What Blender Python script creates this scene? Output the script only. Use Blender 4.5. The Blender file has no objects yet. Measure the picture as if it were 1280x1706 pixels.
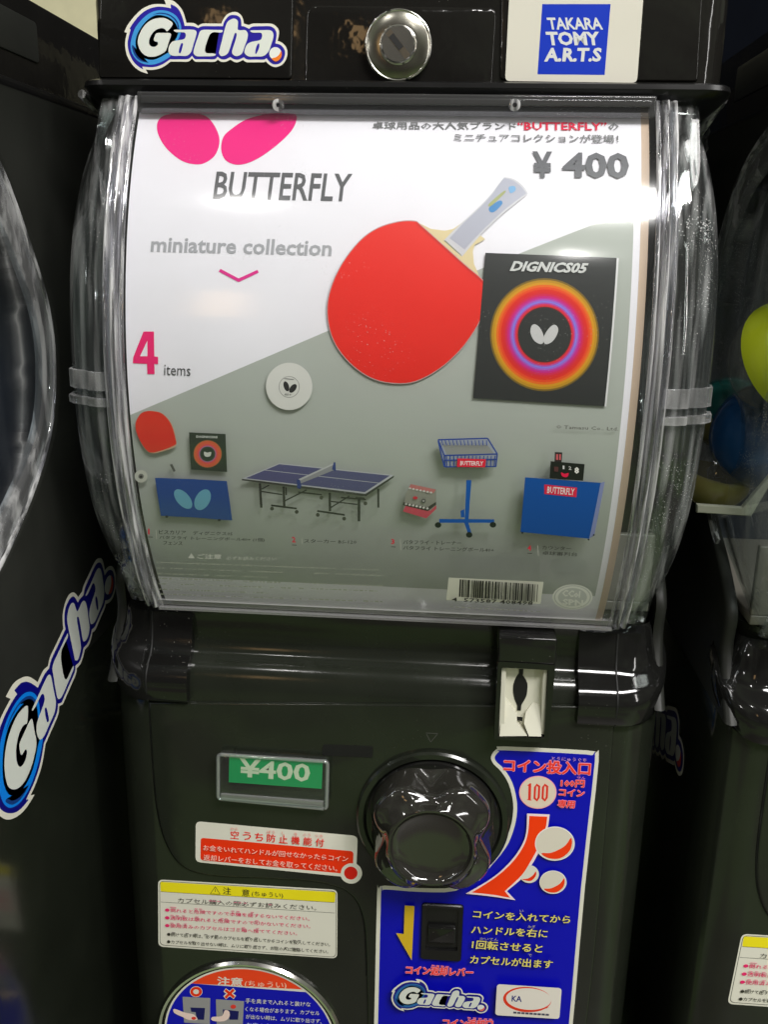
import bpy, bmesh, math, random
from mathutils import Vector, Matrix
random.seed(7)
S = bpy.context.scene
COL = S.collection
R = math.radians
# ------------------------------------------------------------------ camera
PITCH, YAW, ROLL, FPX = R(16), R(4.1), R(1.15), 1550.0
fwd = Vector((-math.sin(YAW)*math.cos(PITCH), math.cos(YAW)*math.cos(PITCH), -math.sin(PITCH)))
rt0 = Vector((math.cos(YAW), math.sin(YAW), 0))
up0 = rt0.cross(fwd)
rt = rt0*math.cos(ROLL)+up0*math.sin(ROLL)
up = up0*math.cos(ROLL)-rt0*math.sin(ROLL)
CAM = -fwd*0.48
cd = bpy.data.cameras.new('camera'); co = bpy.data.objects.new('camera', cd); COL.objects.link(co)
m = Matrix((rt, up, -fwd)).transposed().to_4x4(); m.translation = CAM
co.matrix_world = m
cd.sensor_fit = 'VERTICAL'; cd.sensor_height = 24; cd.lens = 24*FPX/1706
cd.clip_start = .01; cd.clip_end = 60
S.camera = co
# ------------------------------------------------------------------ world and lamps (a dim shop lit by ceiling lamps, with lamps added for streaks and glints)
S.view_settings.view_transform = 'Standard'; S.view_settings.look = 'None'
S.view_settings.exposure = 0.18; S.view_settings.gamma = 1
S.cycles.transparent_max_bounces = 32; S.cycles.max_bounces = 14
W = bpy.data.worlds.new('World'); S.world = W; W.use_nodes = True
nt = W.node_tree; bg = nt.nodes['Background']
tc = nt.nodes.new('ShaderNodeTexCoord'); nz = nt.nodes.new('ShaderNodeTexNoise'); rp = nt.nodes.new('ShaderNodeValToRGB')
nz.inputs['Scale'].default_value = 2.2; nz.inputs['Detail'].default_value = 3
nt.links.new(tc.outputs['Generated'], nz.inputs['Vector']); nt.links.new(nz.outputs['Fac'], rp.inputs['Fac'])
rp.color_ramp.elements[0].position = .35; rp.color_ramp.elements[0].color = (.10, .09, .085, 1)
rp.color_ramp.elements[1].position = .68; rp.color_ramp.elements[1].color = (.50, .55, .40, 1)
e = rp.color_ramp.elements.new(.52); e.color = (.26, .25, .22, 1)
nt.links.new(rp.outputs['Color'], bg.inputs['Color']); bg.inputs['Strength'].default_value = .36
def lamp(name, loc, target, sx, sy, watt, col=(1, .975, .95)):
    l = bpy.data.lights.new(name, 'AREA'); l.shape = 'RECTANGLE'; l.size = sx; l.size_y = sy; l.energy = watt; l.color = col
    o = bpy.data.objects.new(name, l); COL.objects.link(o); o.location = loc
    o.rotation_euler = (Vector(target)-Vector(loc)).to_track_quat('-Z', 'Y').to_euler()
    return o
lamp('ceiling_or_added_lamp', (.74, -1.15, 1.5), (0, 0, 0), 1.05, .26, 38)
lamp('ceiling_or_added_lamp', (-.50, -1.40, 1.5), (0, 0, 0), .06, .05, 1.6)
lamp('ceiling_or_added_lamp', (-1.7, -.7, 1.0), (-.1, 0, .1), .10, 1.0, 5)  # added upright side strip, draws long streaks on the clear ribs
lamp('ceiling_or_added_lamp', (1.45, -1.5, .7), (0, 0, 0), .08, 1.1, 5)  # matching strip added on the right for rib streaks
lamp('ceiling_or_added_lamp', (1.05, -.25, 1.25), (.1, 0, 0), .55, .4, 7)
lamp('warm_reflection_lamp', (-.56, -1.9, .60), (-.1, 0, .2), .12, .26, .32, (1, .62, .28))  # added for the warm brown streak reflected in the top housing
for k, (x, y, z) in enumerate(((-1.3, -1.2, .5), (.36, -2.0, 1.32), (1.1, -.9, 1.3), (-.9, -.5, 1.3))):
    lamp('glint_lamp', (x, y, z), (0, 0, 0), .045, .03, .8)  # one inferred from a small reflection, the rest added for sparkle
# ------------------------------------------------------------------ materials
def s2l(c):
    return tuple((x/255/12.92 if x/255 <= .04045 else ((x/255+.055)/1.055)**2.4) for x in c)
MATS = {}
def mat(key, rgb, rough=.4, metal=0., spec=.5, bump=0., bscale=60., vary=0., dust=0., coat=0., lin=False):
    if key in MATS: return MATS[key]
    m = bpy.data.materials.new(key); m.use_nodes = True; t = m.node_tree; b = t.nodes['Principled BSDF']
    c = rgb if lin else s2l(rgb)
    b.inputs['Base Color'].default_value = (*c, 1); b.inputs['Roughness'].default_value = rough
    b.inputs['Metallic'].default_value = metal; b.inputs['Specular IOR Level'].default_value = spec
    b.inputs['Coat Weight'].default_value = coat; b.inputs['Coat Roughness'].default_value = .06
    tc = t.nodes.new('ShaderNodeTexCoord')
    if vary or dust:
        last = None
        rg = t.nodes.new('ShaderNodeRGB'); rg.outputs[0].default_value = (*c, 1); last = rg.outputs[0]
        if vary:
            n = t.nodes.new('ShaderNodeTexNoise'); n.inputs['Scale'].default_value = 35; n.inputs['Detail'].default_value = 6
            t.links.new(tc.outputs['Object'], n.inputs['Vector'])
            h = t.nodes.new('ShaderNodeHueSaturation'); mr = t.nodes.new('ShaderNodeMapRange')
            mr.inputs['To Min'].default_value = 1-vary; mr.inputs['To Max'].default_value = 1+vary
            t.links.new(n.outputs['Fac'], mr.inputs['Value']); t.links.new(mr.outputs[0], h.inputs['Value'])
            t.links.new(last, h.inputs['Color']); last = h.outputs[0]
            mr2 = t.nodes.new('ShaderNodeMapRange'); mr2.inputs['To Min'].default_value = max(0, rough-.06); mr2.inputs['To Max'].default_value = rough+.08
            t.links.new(n.outputs['Fac'], mr2.inputs['Value']); t.links.new(mr2.outputs[0], b.inputs['Roughness'])
        if dust:
            v = t.nodes.new('ShaderNodeTexVoronoi'); v.inputs['Scale'].default_value = 420; v.feature = 'F1'
            t.links.new(tc.outputs['Object'], v.inputs['Vector'])
            n2 = t.nodes.new('ShaderNodeTexNoise'); n2.inputs['Scale'].default_value = 22; t.links.new(tc.outputs['Object'], n2.inputs['Vector'])
            a = t.nodes.new('ShaderNodeMapRange'); a.inputs['From Min'].default_value = .42; a.inputs['From Max'].default_value = .75
            a.inputs['To Min'].default_value = 0; a.inputs['To Max'].default_value = .10*dust
            t.links.new(n2.outputs['Fac'], a.inputs['Value'])
            lt = t.nodes.new('ShaderNodeMath'); lt.operation = 'LESS_THAN'
            t.links.new(v.outputs['Distance'], lt.inputs[0]); t.links.new(a.outputs[0], lt.inputs[1])
            mx = t.nodes.new('ShaderNodeMixRGB'); mx.inputs[2].default_value = (.35, .34, .3, 1)
            t.links.new(lt.outputs[0], mx.inputs[0]); t.links.new(last, mx.inputs[1]); last = mx.outputs[0]
        t.links.new(last, b.inputs['Base Color'])
    if bump:
        n = t.nodes.new('ShaderNodeTexNoise'); n.inputs['Scale'].default_value = bscale; n.inputs['Detail'].default_value = 2
        t.links.new(tc.outputs['Object'], n.inputs['Vector'])
        bp = t.nodes.new('ShaderNodeBump'); bp.inputs['Strength'].default_value = bump; bp.inputs['Distance'].default_value = .002
        t.links.new(n.outputs['Fac'], bp.inputs['Height']); t.links.new(bp.outputs[0], b.inputs['Normal'])
    MATS[key] = m; return m
BLACK = mat('black_gloss_plastic', (.008, .008, .0075), .08, bump=.04, bscale=70, vary=.25, dust=1., lin=True)
BLACK2 = mat('black_gloss_plastic_rippled', (.009, .0085, .0075), .07, bump=.13, bscale=110, vary=.2, dust=.7, lin=True)
SATIN = mat('black_satin_plastic', (.014, .0165, .0115), .14, bump=.02, bscale=120, vary=.3, dust=.55, lin=True)
KNOB = mat('smoked_knob_plastic', (.020, .019, .016), .07, spec=.75, bump=.03, bscale=60, dust=.6, coat=.5, lin=True)
MATTE = mat('black_side_plastic', (.020, .021, .018), .42, spec=.22, bump=.02, bscale=150, vary=.3, dust=.6, lin=True)
HOLE = mat('dark_recess', (.003, .003, .003), .6, lin=True)
CHROME = mat('chrome', (.75, .74, .70), .14, metal=1, bump=.04, vary=.1, lin=True)
CREAM = mat('cream_plastic', (.66, .65, .54), .38, vary=.04, lin=True)
def clear(key, tint=(.93, .95, .95), gloss=1.45, rough=.04, bump=.0, bscale=40, haze=0., dust=0., stretch=None, light_streak=0., sx=14.):
    m = bpy.data.materials.new(key); m.use_nodes = True; t = m.node_tree
    t.nodes.remove(t.nodes['Principled BSDF']); out = t.nodes['Material Output']
    tr = t.nodes.new('ShaderNodeBsdfTransparent'); tr.inputs[0].default_value = (*tint, 1)
    gl = t.nodes.new('ShaderNodeBsdfGlossy'); gl.inputs['Roughness'].default_value = rough
    fr = t.nodes.new('ShaderNodeFresnel'); ge = t.nodes.new('ShaderNodeNewGeometry'); mi = t.nodes.new('ShaderNodeMapRange')
    mi.inputs['To Min'].default_value = gloss; mi.inputs['To Max'].default_value = 1/gloss
    t.links.new(ge.outputs['Backfacing'], mi.inputs['Value']); t.links.new(mi.outputs[0], fr.inputs['IOR'])
    mx = t.nodes.new('ShaderNodeMixShader')
    t.links.new(fr.outputs[0], mx.inputs[0]); t.links.new(tr.outputs[0], mx.inputs[1]); t.links.new(gl.outputs[0], mx.inputs[2])
    last = mx.outputs[0]; tc = t.nodes.new('ShaderNodeTexCoord')
    if bump:
        mp = t.nodes.new('ShaderNodeMapping'); mp.inputs['Scale'].default_value = stretch or (1, 1, 1)
        t.links.new(tc.outputs['Object'], mp.inputs['Vector'])
        n = t.nodes.new('ShaderNodeTexNoise'); n.inputs['Scale'].default_value = bscale; n.inputs['Detail'].default_value = 2
        t.links.new(mp.outputs[0], n.inputs['Vector'])
        bp = t.nodes.new('ShaderNodeBump'); bp.inputs['Strength'].default_value = bump; bp.inputs['Distance'].default_value = .003
        t.links.new(n.outputs['Fac'], bp.inputs['Height'])
        t.links.new(bp.outputs[0], gl.inputs['Normal']); t.links.new(bp.outputs[0], fr.inputs['Normal'])
    if haze or dust:
        df = t.nodes.new('ShaderNodeBsdfDiffuse'); df.inputs[0].default_value = (.75, .75, .75, 1)
        mh = t.nodes.new('ShaderNodeMixShader'); mh.inputs[0].default_value = haze; hz = None
        if light_streak:  # pale diffuse streaks painted in place of light inside the plastic edges
            mp2 = t.nodes.new('ShaderNodeMapping'); mp2.inputs['Scale'].default_value = (sx, 1.5, .22); t.links.new(tc.outputs['Object'], mp2.inputs['Vector'])
            n3 = t.nodes.new('ShaderNodeTexNoise'); n3.inputs['Scale'].default_value = 55; n3.inputs['Detail'].default_value = 3; t.links.new(mp2.outputs[0], n3.inputs['Vector'])
            sr = t.nodes.new('ShaderNodeMapRange'); sr.inputs['From Min'].default_value = .47; sr.inputs['From Max'].default_value = .66
            sr.inputs['To Min'].default_value = haze; sr.inputs['To Max'].default_value = light_streak; t.links.new(n3.outputs['Fac'], sr.inputs['Value']); hz = sr.outputs[0]
            t.links.new(hz, mh.inputs[0])
        if dust:
            v = t.nodes.new('ShaderNodeTexVoronoi'); v.inputs['Scale'].default_value = 620
            t.links.new(tc.outputs['Object'], v.inputs['Vector'])
            n2 = t.nodes.new('ShaderNodeTexNoise'); n2.inputs['Scale'].default_value = 30; t.links.new(tc.outputs['Object'], n2.inputs['Vector'])
            a = t.nodes.new('ShaderNodeMapRange'); a.inputs['From Min'].default_value = .45; a.inputs['From Max'].default_value = .75
            a.inputs['To Max'].default_value = .2*dust; t.links.new(n2.outputs['Fac'], a.inputs['Value'])
            lt = t.nodes.new('ShaderNodeMath'); lt.operation = 'LESS_THAN'
            t.links.new(v.outputs['Distance'], lt.inputs[0]); t.links.new(a.outputs[0], lt.inputs[1])
            ad = t.nodes.new('ShaderNodeMath'); ad.operation = 'MULTIPLY_ADD'; ad.inputs[1].default_value = .5; ad.inputs[2].default_value = haze
            t.links.new(lt.outputs[0], ad.inputs[0]); t.links.new(ad.outputs[0], mh.inputs[0])
            if hz: t.links.new(hz, ad.inputs[2])
        t.links.new(last, mh.inputs[1]); t.links.new(df.outputs[0], mh.inputs[2]); last = mh.outputs[0]
    t.links.new(last, out.inputs['Surface']); MATS[key] = m; return m
COVER = clear('clear_cover', (.97, .98, .975), 1.45, .11, bump=.05, bscale=25, dust=.7, haze=.008)
SHELL = clear('clear_shell', (.86, .90, .89), 1.6, .05, bump=.4, bscale=30, dust=1.3, haze=.012, stretch=(2.6, 1, .25), light_streak=.16, sx=5.)
RIB = clear('clear_rib', (.84, .84, .88), 2.1, .07, bump=.8, bscale=60, dust=1., haze=.04, stretch=(4.5, 1, .12), light_streak=.62, sx=9.)
CAPCLEAR = clear('clear_capsule', (.9, .9, .88), 1.5, .05, haze=.05)
# ------------------------------------------------------------------ object helpers
def link(name, me, parent=None, mats=None, smooth=None):
    if mats:
        for x in (mats if isinstance(mats, (list, tuple)) else [mats]): me.materials.append(x)
    o = bpy.data.objects.new(name, me); COL.objects.link(o)
    if parent:
        o.parent = parent; o.matrix_parent_inverse = Matrix.Identity(4)
        off = Vector((0, 0, 0)); q = parent
        while q: off += q.location; q = q.parent
        me.transform(Matrix.Translation(-off))
    if smooth is not None:
        me.polygons.foreach_set('use_smooth', [True]*len(me.polygons))
        me.set_sharp_from_angle(angle=R(smooth))
    return o
def from_bm(name, bm, mt, parent=None, smooth=40, norm=True):
    if norm: bmesh.ops.recalc_face_normals(bm, faces=bm.faces)
    me = bpy.data.meshes.new(name); bm.to_mesh(me); bm.free()
    return link(name, me, parent, mt, smooth)
def empty(name, loc, label, cat, group=None):
    o = bpy.data.objects.new(name, None); COL.objects.link(o); o.location = loc; o.empty_display_size = .02
    o['label'] = label; o['category'] = cat
    if group: o['group'] = group
    return o
def grid(bm, rows, close=False):
    vr = [[bm.verts.new(p) for p in r] for r in rows]
    for a, b in zip(vr, vr[1:]):
        n = len(a)
        for i in range(n if close else n-1):
            try: bm.faces.new((a[i], a[(i+1) % n], b[(i+1) % n], b[i]))
            except ValueError: pass
    return vr
def cr(pts, k=6, closed=True):
    """Catmull-Rom through points; a point with a third value True stays a sharp corner"""
    n = len(pts); out = []
    for i in range(n if closed else n-1):
        p1, p2 = pts[i], pts[(i+1) % n]
        p0 = pts[i-1] if (closed or i > 0) else p1
        p3 = pts[(i+2) % n] if (closed or i+2 < n) else p2
        a = Vector(p0[:2]) if len(p1) < 3 else Vector(p1[:2]); b = Vector(p1[:2]); c = Vector(p2[:2])
        d = Vector(p3[:2]) if len(p2) < 3 else Vector(p2[:2])
        for j in range(k):
            t = j/k
            out.append(tuple(.5*((2*b)+(c-a)*t+(2*a-5*b+4*c-d)*t*t+(3*b-a-3*c+d)*t**3)))
    if not closed: out.append(tuple(pts[-1][:2]))
    return out
def ray(px, py): return (rt*((px-640)/FPX) - up*((py-853)/FPX) + fwd)
class Plane:                      # u,v = x,z on a plane of constant y facing the viewer
    def __init__(s, y): s.y = y
    def inv(s, px, py):
        d = ray(px, py); t = (s.y-CAM.y)/d.y; p = CAM+d*t; return (p.x, p.z)
    def map(s, u, v, h): return (u, s.y-h, v)
class Flank:                      # u,v = y,z on a plane of constant x
    def __init__(s, x, sg): s.x = x; s.sg = sg
    def inv(s, px, py):
        d = ray(px, py); t = (s.x-CAM.x)/d.x; p = CAM+d*t; return (p.y, p.z)
    def map(s, u, v, h): return (s.x+s.sg*h, u, v)
ZC, HALF = .0695, .1275           # centre height and half height of the curved window
BUL = .040
RW = (HALF*HALF+BUL*BUL)/(2*BUL); YC = RW-BUL
def bulge(z, r=RW):               # y of the cover's front at height z
    return YC-math.sqrt(max(0, r*r-(z-ZC)**2))
class Drum:                       # the display card: u = x, v = arc length on a horizontal cylinder
    def __init__(s, r): s.r = r
    def inv(s, px, py):
        d = ray(px, py); o = CAM
        a = d.y**2+d.z**2; b = 2*((o.y-YC)*d.y+(o.z-ZC)*d.z); c = (o.y-YC)**2+(o.z-ZC)**2-s.r**2
        t = (-b-math.sqrt(max(0, b*b-4*a*c)))/(2*a); p = o+d*t
        return (p.x, s.r*math.asin(max(-1, min(1, (p.z-ZC)/s.r))))
    def map(s, u, v, h):
        th = v/s.r; rr = s.r+h
        return (u, YC-rr*math.cos(th), ZC+rr*math.sin(th))
# ------------------------------------------------------------------ print: flat shapes and lettering laid on a surface
def tmesh(s, bold=0., res=2):
    c = bpy.data.curves.new('lettering', 'FONT'); c.body = s; c.offset = bold; c.resolution_u = res
    o = bpy.data.objects.new('lettering', c); COL.objects.link(o)
    bpy.context.view_layer.update()
    dg = bpy.context.evaluated_depsgraph_get()
    me = bpy.data.meshes.new_from_object(o.evaluated_get(dg))
    vs = [(v.co.x, v.co.y) for v in me.vertices]; fs = [tuple(p.vertices) for p in me.polygons]
    bpy.data.meshes.remove(me); bpy.data.objects.remove(o); bpy.data.curves.remove(c)
    return vs, fs
TC = {}
class Art:
    def __init__(s, surf, kind='vinyl', h0=.0002, step=2.2e-5, cut=0, xf=None):
        s.surf = surf; s.kind = kind; s.h = h0; s.step = step; s.cut = cut; s.items = []; s.pic = 'picture'; s.xf = xf or (lambda p: surf.inv(*p))
    def col(s, c):
        k = '%s_ink_%02x%02x%02x' % ((s.kind,)+tuple(int(x) for x in c))
        return mat(k, c, .36 if s.kind == 'vinyl' else .45, spec=.28, vary=.035)
    def uv(s, pts, c, grp):
        if grp == 'picture': grp = s.pic
        s.items.append((grp, s.h, s.col(c), [tuple(p) for p in pts], None)); s.h += s.step
    def poly(s, pts, c, grp='print', smooth=0):
        if smooth: pts = cr(pts, smooth)
        s.uv([s.xf(p[:2]) for p in pts], c, grp)
    def fan(s, pts, c, grp): s.uv(pts, c, grp)
    def mesh(s, vs, fs, c, grp): s.items.append((grp, s.h, s.col(c), vs, fs)); s.h += s.step
    def circle(s, ctr, rx, ry, c, grp='print', n=40, ang=0, a0=0, a1=360):
        a = R(ang); P = []
        full = (a1-a0 == 360)
        for i in range(n if full else n+1):
            t = R(a0+(a1-a0)*i/n); x, y = rx*math.cos(t), ry*math.sin(t)
            P.append((ctr[0]+x*math.cos(a)-y*math.sin(a), ctr[1]+x*math.sin(a)+y*math.cos(a)))
        s.poly(P, c, grp)
    def line(s, a, b, w, c, grp='print'):
        d = Vector((b[0]-a[0], b[1]-a[1])); n = Vector((-d.y, d.x)).normalized()*w/2
        s.poly([(a[0]+n.x, a[1]+n.y), (b[0]+n.x, b[1]+n.y), (b[0]-n.x, b[1]-n.y), (a[0]-n.x, a[1]-n.y)], c, grp)
    def text(s, t, BL, BR, TL, c, bold=0., grp='lettering', outline=None, res=2, spread=0):
        """ink box of the string laid on the three photographed corners"""
        latin = all(ord(ch) < 0x2e80 for ch in t) and not outline
        k = (t, res, bold if latin else 0)
        if k not in TC: TC[k] = tmesh(t, bold*.8 if latin else 0, res)
        v0, fs = TC[k]; x0 = min(v[0] for v in v0); x1 = max(v[0] for v in v0); y0 = min(v[1] for v in v0); y1 = max(v[1] for v in v0)
        a, b, d = Vector(s.xf(BL)), Vector(s.xf(BR)), Vector(s.xf(TL))
        em = (d-a).length/(y1-y0); ex = (b-a)/(x1-x0); ey = (d-a)/(y1-y0)
        if grp == 'lettering': s.nt = getattr(s, 'nt', 0)+1; grp = 'lettering#%d' % s.nt
        def lay(offs, cc):
            vs = []; ff = []
            for ox, oy in offs:
                n = len(vs); vs += [tuple(a+ex*(x-x0)+ey*(y-y0)+Vector((ox, oy))*em) for x, y in v0]; ff += [tuple(i+n for i in f) for f in fs]
                s.mesh(vs, ff, cc, grp); vs = []; ff = []
        if outline:
            w = bold*.6+outline[1]; lay([(w*math.cos(q*math.pi/4), w*math.sin(q*math.pi/4)) for q in range(8)], outline[0])
        w = bold*.75
        if latin: lay([(0, 0)], c); return
        lay([(0, 0)] if bold <= 0 else ([(-w, 0), (w, 0)] if bold < .02 else [(-w, -w*.6), (w, w*.6), (-w, w*.6), (w, -w*.6)]), c)
    def build(s, root_name, parent, root_grp='sheet', top=None):
        groups = []
        for it in s.items:
            if it[0] not in groups: groups.append(it[0])
        root = None
        for g in groups:
            bm = bmesh.new(); mats = []
            for grp, h, m_, pts, faces in s.items:
                if grp != g: continue
                if m_ not in mats: mats.append(m_)
                mi = mats.index(m_)
                b2 = bmesh.new(); vv = [b2.verts.new((p[0], p[1], 0)) for p in pts]
                if faces is None:
                    try: b2.faces.new(vv)
                    except ValueError: pass
                else:
                    for f in faces:
                        try: b2.faces.new([vv[i] for i in f])
                        except ValueError: pass
                if s.cut:
                    lo = min(p[1] for p in pts); hi = max(p[1] for p in pts)
                    if hi-lo > 2*s.cut:
                        k = math.ceil(lo/s.cut)
                        if faces is None: bmesh.ops.triangulate(b2, faces=b2.faces)
                        while k*s.cut < hi:
                            bmesh.ops.bisect_plane(b2, geom=b2.verts[:]+b2.edges[:]+b2.faces[:], plane_co=(0, k*s.cut, 0), plane_no=(0, 1, 0)); k += 1
                if faces is None and not s.cut: bmesh.ops.triangulate(b2, faces=b2.faces)
                b2.verts.index_update(); nv = []
                for v in b2.verts: nv.append(bm.verts.new(s.surf.map(v.co.x, v.co.y, h)))
                for f in b2.faces:
                    q = [nv[v.index] for v in f.verts]
                    try: nf = bm.faces.new(q)
                    except ValueError: continue
                    nf.material_index = mi
                b2.free()
            me = bpy.data.meshes.new(g.split('#')[0]); bm.to_mesh(me); bm.free()
            if g == root_grp:
                if top: me.transform(Matrix.Translation(-Vector(top)))
                root = link(root_name, me, parent, mats)
                if top: root.location = top
            else:
                q = link(g.split('#')[0], me, root, mats)
                if g == 'fine_print#b': q['kind'] = 'stuff'
        return root
def rrect(c4, r, k=5):
    """rounded quad through four corners (TL,TR,BR,BL) with corner radius r in the same units"""
    out = []
    for i in range(4):
        p = Vector(c4[i]); a = (Vector(c4[i-1])-p).normalized(); b = (Vector(c4[(i+1) % 4])-p).normalized()
        A, B = p+a*r, p+b*r
        for j in range(k+1):
            t = j/k; out.append(tuple(A*(1-t)**2+p*2*t*(1-t)+B*t*t))
    return out
def prism(bm, outline, surf, h0, h1, bev=0., seg=2):
    """outline in u,v extruded from height h0 to h1 off the surface, front edge bevelled"""
    def lay(off, h):
        n = len(outline); P = []
        area = sum(outline[i][0]*outline[(i+1) % n][1]-outline[(i+1) % n][0]*outline[i][1] for i in range(n))
        sg = 1 if area > 0 else -1
        for i in range(n):
            a, b, c = Vector(outline[i-1]), Vector(outline[i]), Vector(outline[(i+1) % n])
            d1 = (b-a).normalized() if (b-a).length > 1e-9 else Vector((0, 0)); d2 = (c-b).normalized() if (c-b).length > 1e-9 else d1
            nrm = Vector((-(d1.y+d2.y), d1.x+d2.x))
            if nrm.length > 1e-9: nrm.normalize()
            P.append(surf.map(*(b+nrm*off*sg), h))
        return P
    rows = [lay(0, h0)]
    if bev:
        for j in range(seg+1):
            t = j/seg*math.pi/2; rows.append(lay(bev*(1-math.cos(t)), h1-bev+bev*math.sin(t)))
    else: rows.append(lay(0, h1))
    vr = grid(bm, rows, close=True); f = bm.faces.new(vr[-1]); return vr
def lathe(bm, c, prof, n=64, axis='y'):
    """prof: list of (radius, y offset); axis along -y through c"""
    rows = []
    for r, y in prof:
        rows.append([(c[0]+r*math.cos(2*math.pi*i/n), c[1]+y, c[2]+r*math.sin(2*math.pi*i/n)) for i in range(n)])
    vr = grid(bm, rows, close=True)
    return vr
def tube(bm, pts, r, n=8, closed=False):
    rows = []
    N = len(pts); pts = [Vector(p) for p in pts]
    for i, p in enumerate(pts):
        a = pts[i-1] if (i > 0 or closed) else pts[0]; b = pts[(i+1) % N] if (i < N-1 or closed) else pts[-1]
        t = (b-a).normalized(); s_ = t.cross(Vector((1, 0, 0)))
        if s_.length < .3: s_ = t.cross(Vector((0, 0, 1)))
        s_.normalize(); w = t.cross(s_)
        rows.append([tuple(p+s_*(r*math.cos(2*math.pi*j/n))+w*(r*math.sin(2*math.pi*j/n))) for j in range(n)])
    if closed: rows.append(rows[0])
    vr = grid(bm, rows, close=True)
    if not closed: bm.faces.new(vr[0]); bm.faces.new(vr[-1])
def box(bm, x0, x1, y0, y1, z0, z1, bev=0.):
    r_ = bmesh.ops.create_cube(bm, size=1, matrix=Matrix.Translation(((x0+x1)/2, (y0+y1)/2, (z0+z1)/2)) @ Matrix.Diagonal((x1-x0, y1-y0, z1-z0, 1)))
    if bev: bmesh.ops.bevel(bm, geom=list({e for v in r_['verts'] for e in v.link_edges}), offset=bev, segments=3, affect='EDGES', profile=.6)
#@@BODY@@
# ================================================================== setting
def sheet_box(name, x0, x1, y0, y1, z0, z1, mt):
    bm = bmesh.new(); box(bm, x0, x1, y0, y1, z0, z1); o = from_bm(name, bm, mt); o['kind'] = 'structure'; return o
FL = mat('shop_floor', (.42, .42, .33), .4, lin=True)
t = FL.node_tree; b = t.nodes['Principled BSDF']; tc = t.nodes.new('ShaderNodeTexCoord'); n = t.nodes.new('ShaderNodeTexNoise'); n.inputs['Scale'].default_value = 2.3; n.inputs['Detail'].default_value = 1
r_ = t.nodes.new('ShaderNodeValToRGB'); r_.color_ramp.elements[0].position = .42; r_.color_ramp.elements[0].color = (.11, .10, .08, 1); r_.color_ramp.elements[1].position = .50; r_.color_ramp.elements[1].color = (.17, .25, .10, 1)  # green blotches put in the unseen floor for green reflections on the panels
t.links.new(tc.outputs['Object'], n.inputs['Vector']); t.links.new(n.outputs['Fac'], r_.inputs['Fac']); t.links.new(r_.outputs[0], b.inputs['Base Color'])
sheet_box('floor', -3, 3, -3, 1.4, -.56, -.52, FL)
sheet_box('wall', -3, -.50, 1.40, 1.45, .34, 2.6, mat('shop_wall', (.80, .76, .50), .7, vary=.12, lin=True))
sheet_box('added_dark_backdrop', -3, 3, 1.36, 1.395, -.56, .34, mat('dark_wall_tone', (.004, .005, .008), .9, spec=.03, vary=.2, lin=True))  # added dark wall, keeps reflections in the domes and flanks dark
sheet_box('dark_wall', -.50, 3, 1.39, 1.45, .34, 2.6, mat('dark_wall_tone', (.005, .006, .010), .6, vary=.2, lin=True))  # dark stretch of wall, extended so the machine sides reflect dark
# ================================================================== the capsule machine
root = empty('capsule_machine', (0, 0, -.52), 'black capsule toy machine in the middle, table tennis card behind its curved clear window', 'capsule machine', 'capsule machines side by side')
HW = .154
def outline(z, yf, cx, cy, hw=HW, back=.30, k=8):
    P = [(-hw, back, z)]
    for i in range(k+1):
        a = math.pi/2*i/k; P.append((-hw+cx*(1-math.cos(a)), yf+cy*(1-math.sin(a)), z))
    for i in range(k+1):
        a = math.pi/2*(1-i/k); P.append((hw-cx*(1-math.cos(a)), yf+cy*(1-math.sin(a)), z))
    P.append((hw, back, z)); return P
prof = [(-.52, 0), (-.30, 0), (-.120, 0), (-.114, .0003), (-.107, .0010), (-.100, .0024), (-.0955, .0046), (-.0925, .0072), (-.0905, .0105),
        (-.0885, .0125), (-.082, .0138), (-.072, .0138), (-.064, .012), (-.059, .009), (-.057, .009)]
bm = bmesh.new(); rows = []
for z, y in prof:
    t = max(0, min(1, (z+.105)/.045)); rows.append(outline(z, y, .024+.016*t, .024+.030*t))
rows.append(outline(-.056, .02, .040, .05)); rows.append([(p[0]*.9, max(p[1], .125), -.056) for p in outline(-.056, .02, .04, .05)])
grid(bm, rows)
from_bm('lower_body', bm, SATIN, root, 35)
# raised front panel with the rounded lower left corner
F0 = Plane(0)
pts = [(249, 1168, 1), (255, 1270), (262, 1345), (276, 1400), (303, 1440), (350, 1456), (440, 1461), (535, 1468), (585, 1488), (606, 1530), (611, 1600, 1), (615, 1800, 1), (965, 1800, 1), (990, 1600), (1014, 1330), (1026, 1175, 1)]
ol = [F0.inv(*p) for p in cr(pts, 6)]
bm = bmesh.new(); prism(bm, ol, F0, -.0005, .0016, .0012, 3)
from_bm('front_panel', bm, SATIN, root, 50)
bm = bmesh.new()
sl = [(x, F0.map(*F0.inv(*x), .0001)) for x in cr(pts, 6)]
tube(bm, [Vector(q)+Vector((0, 0, 0)) for _, q in sl][:62], .0007, 6)
from_bm('panel_seam', bm, HOLE, root, 60)
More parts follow.
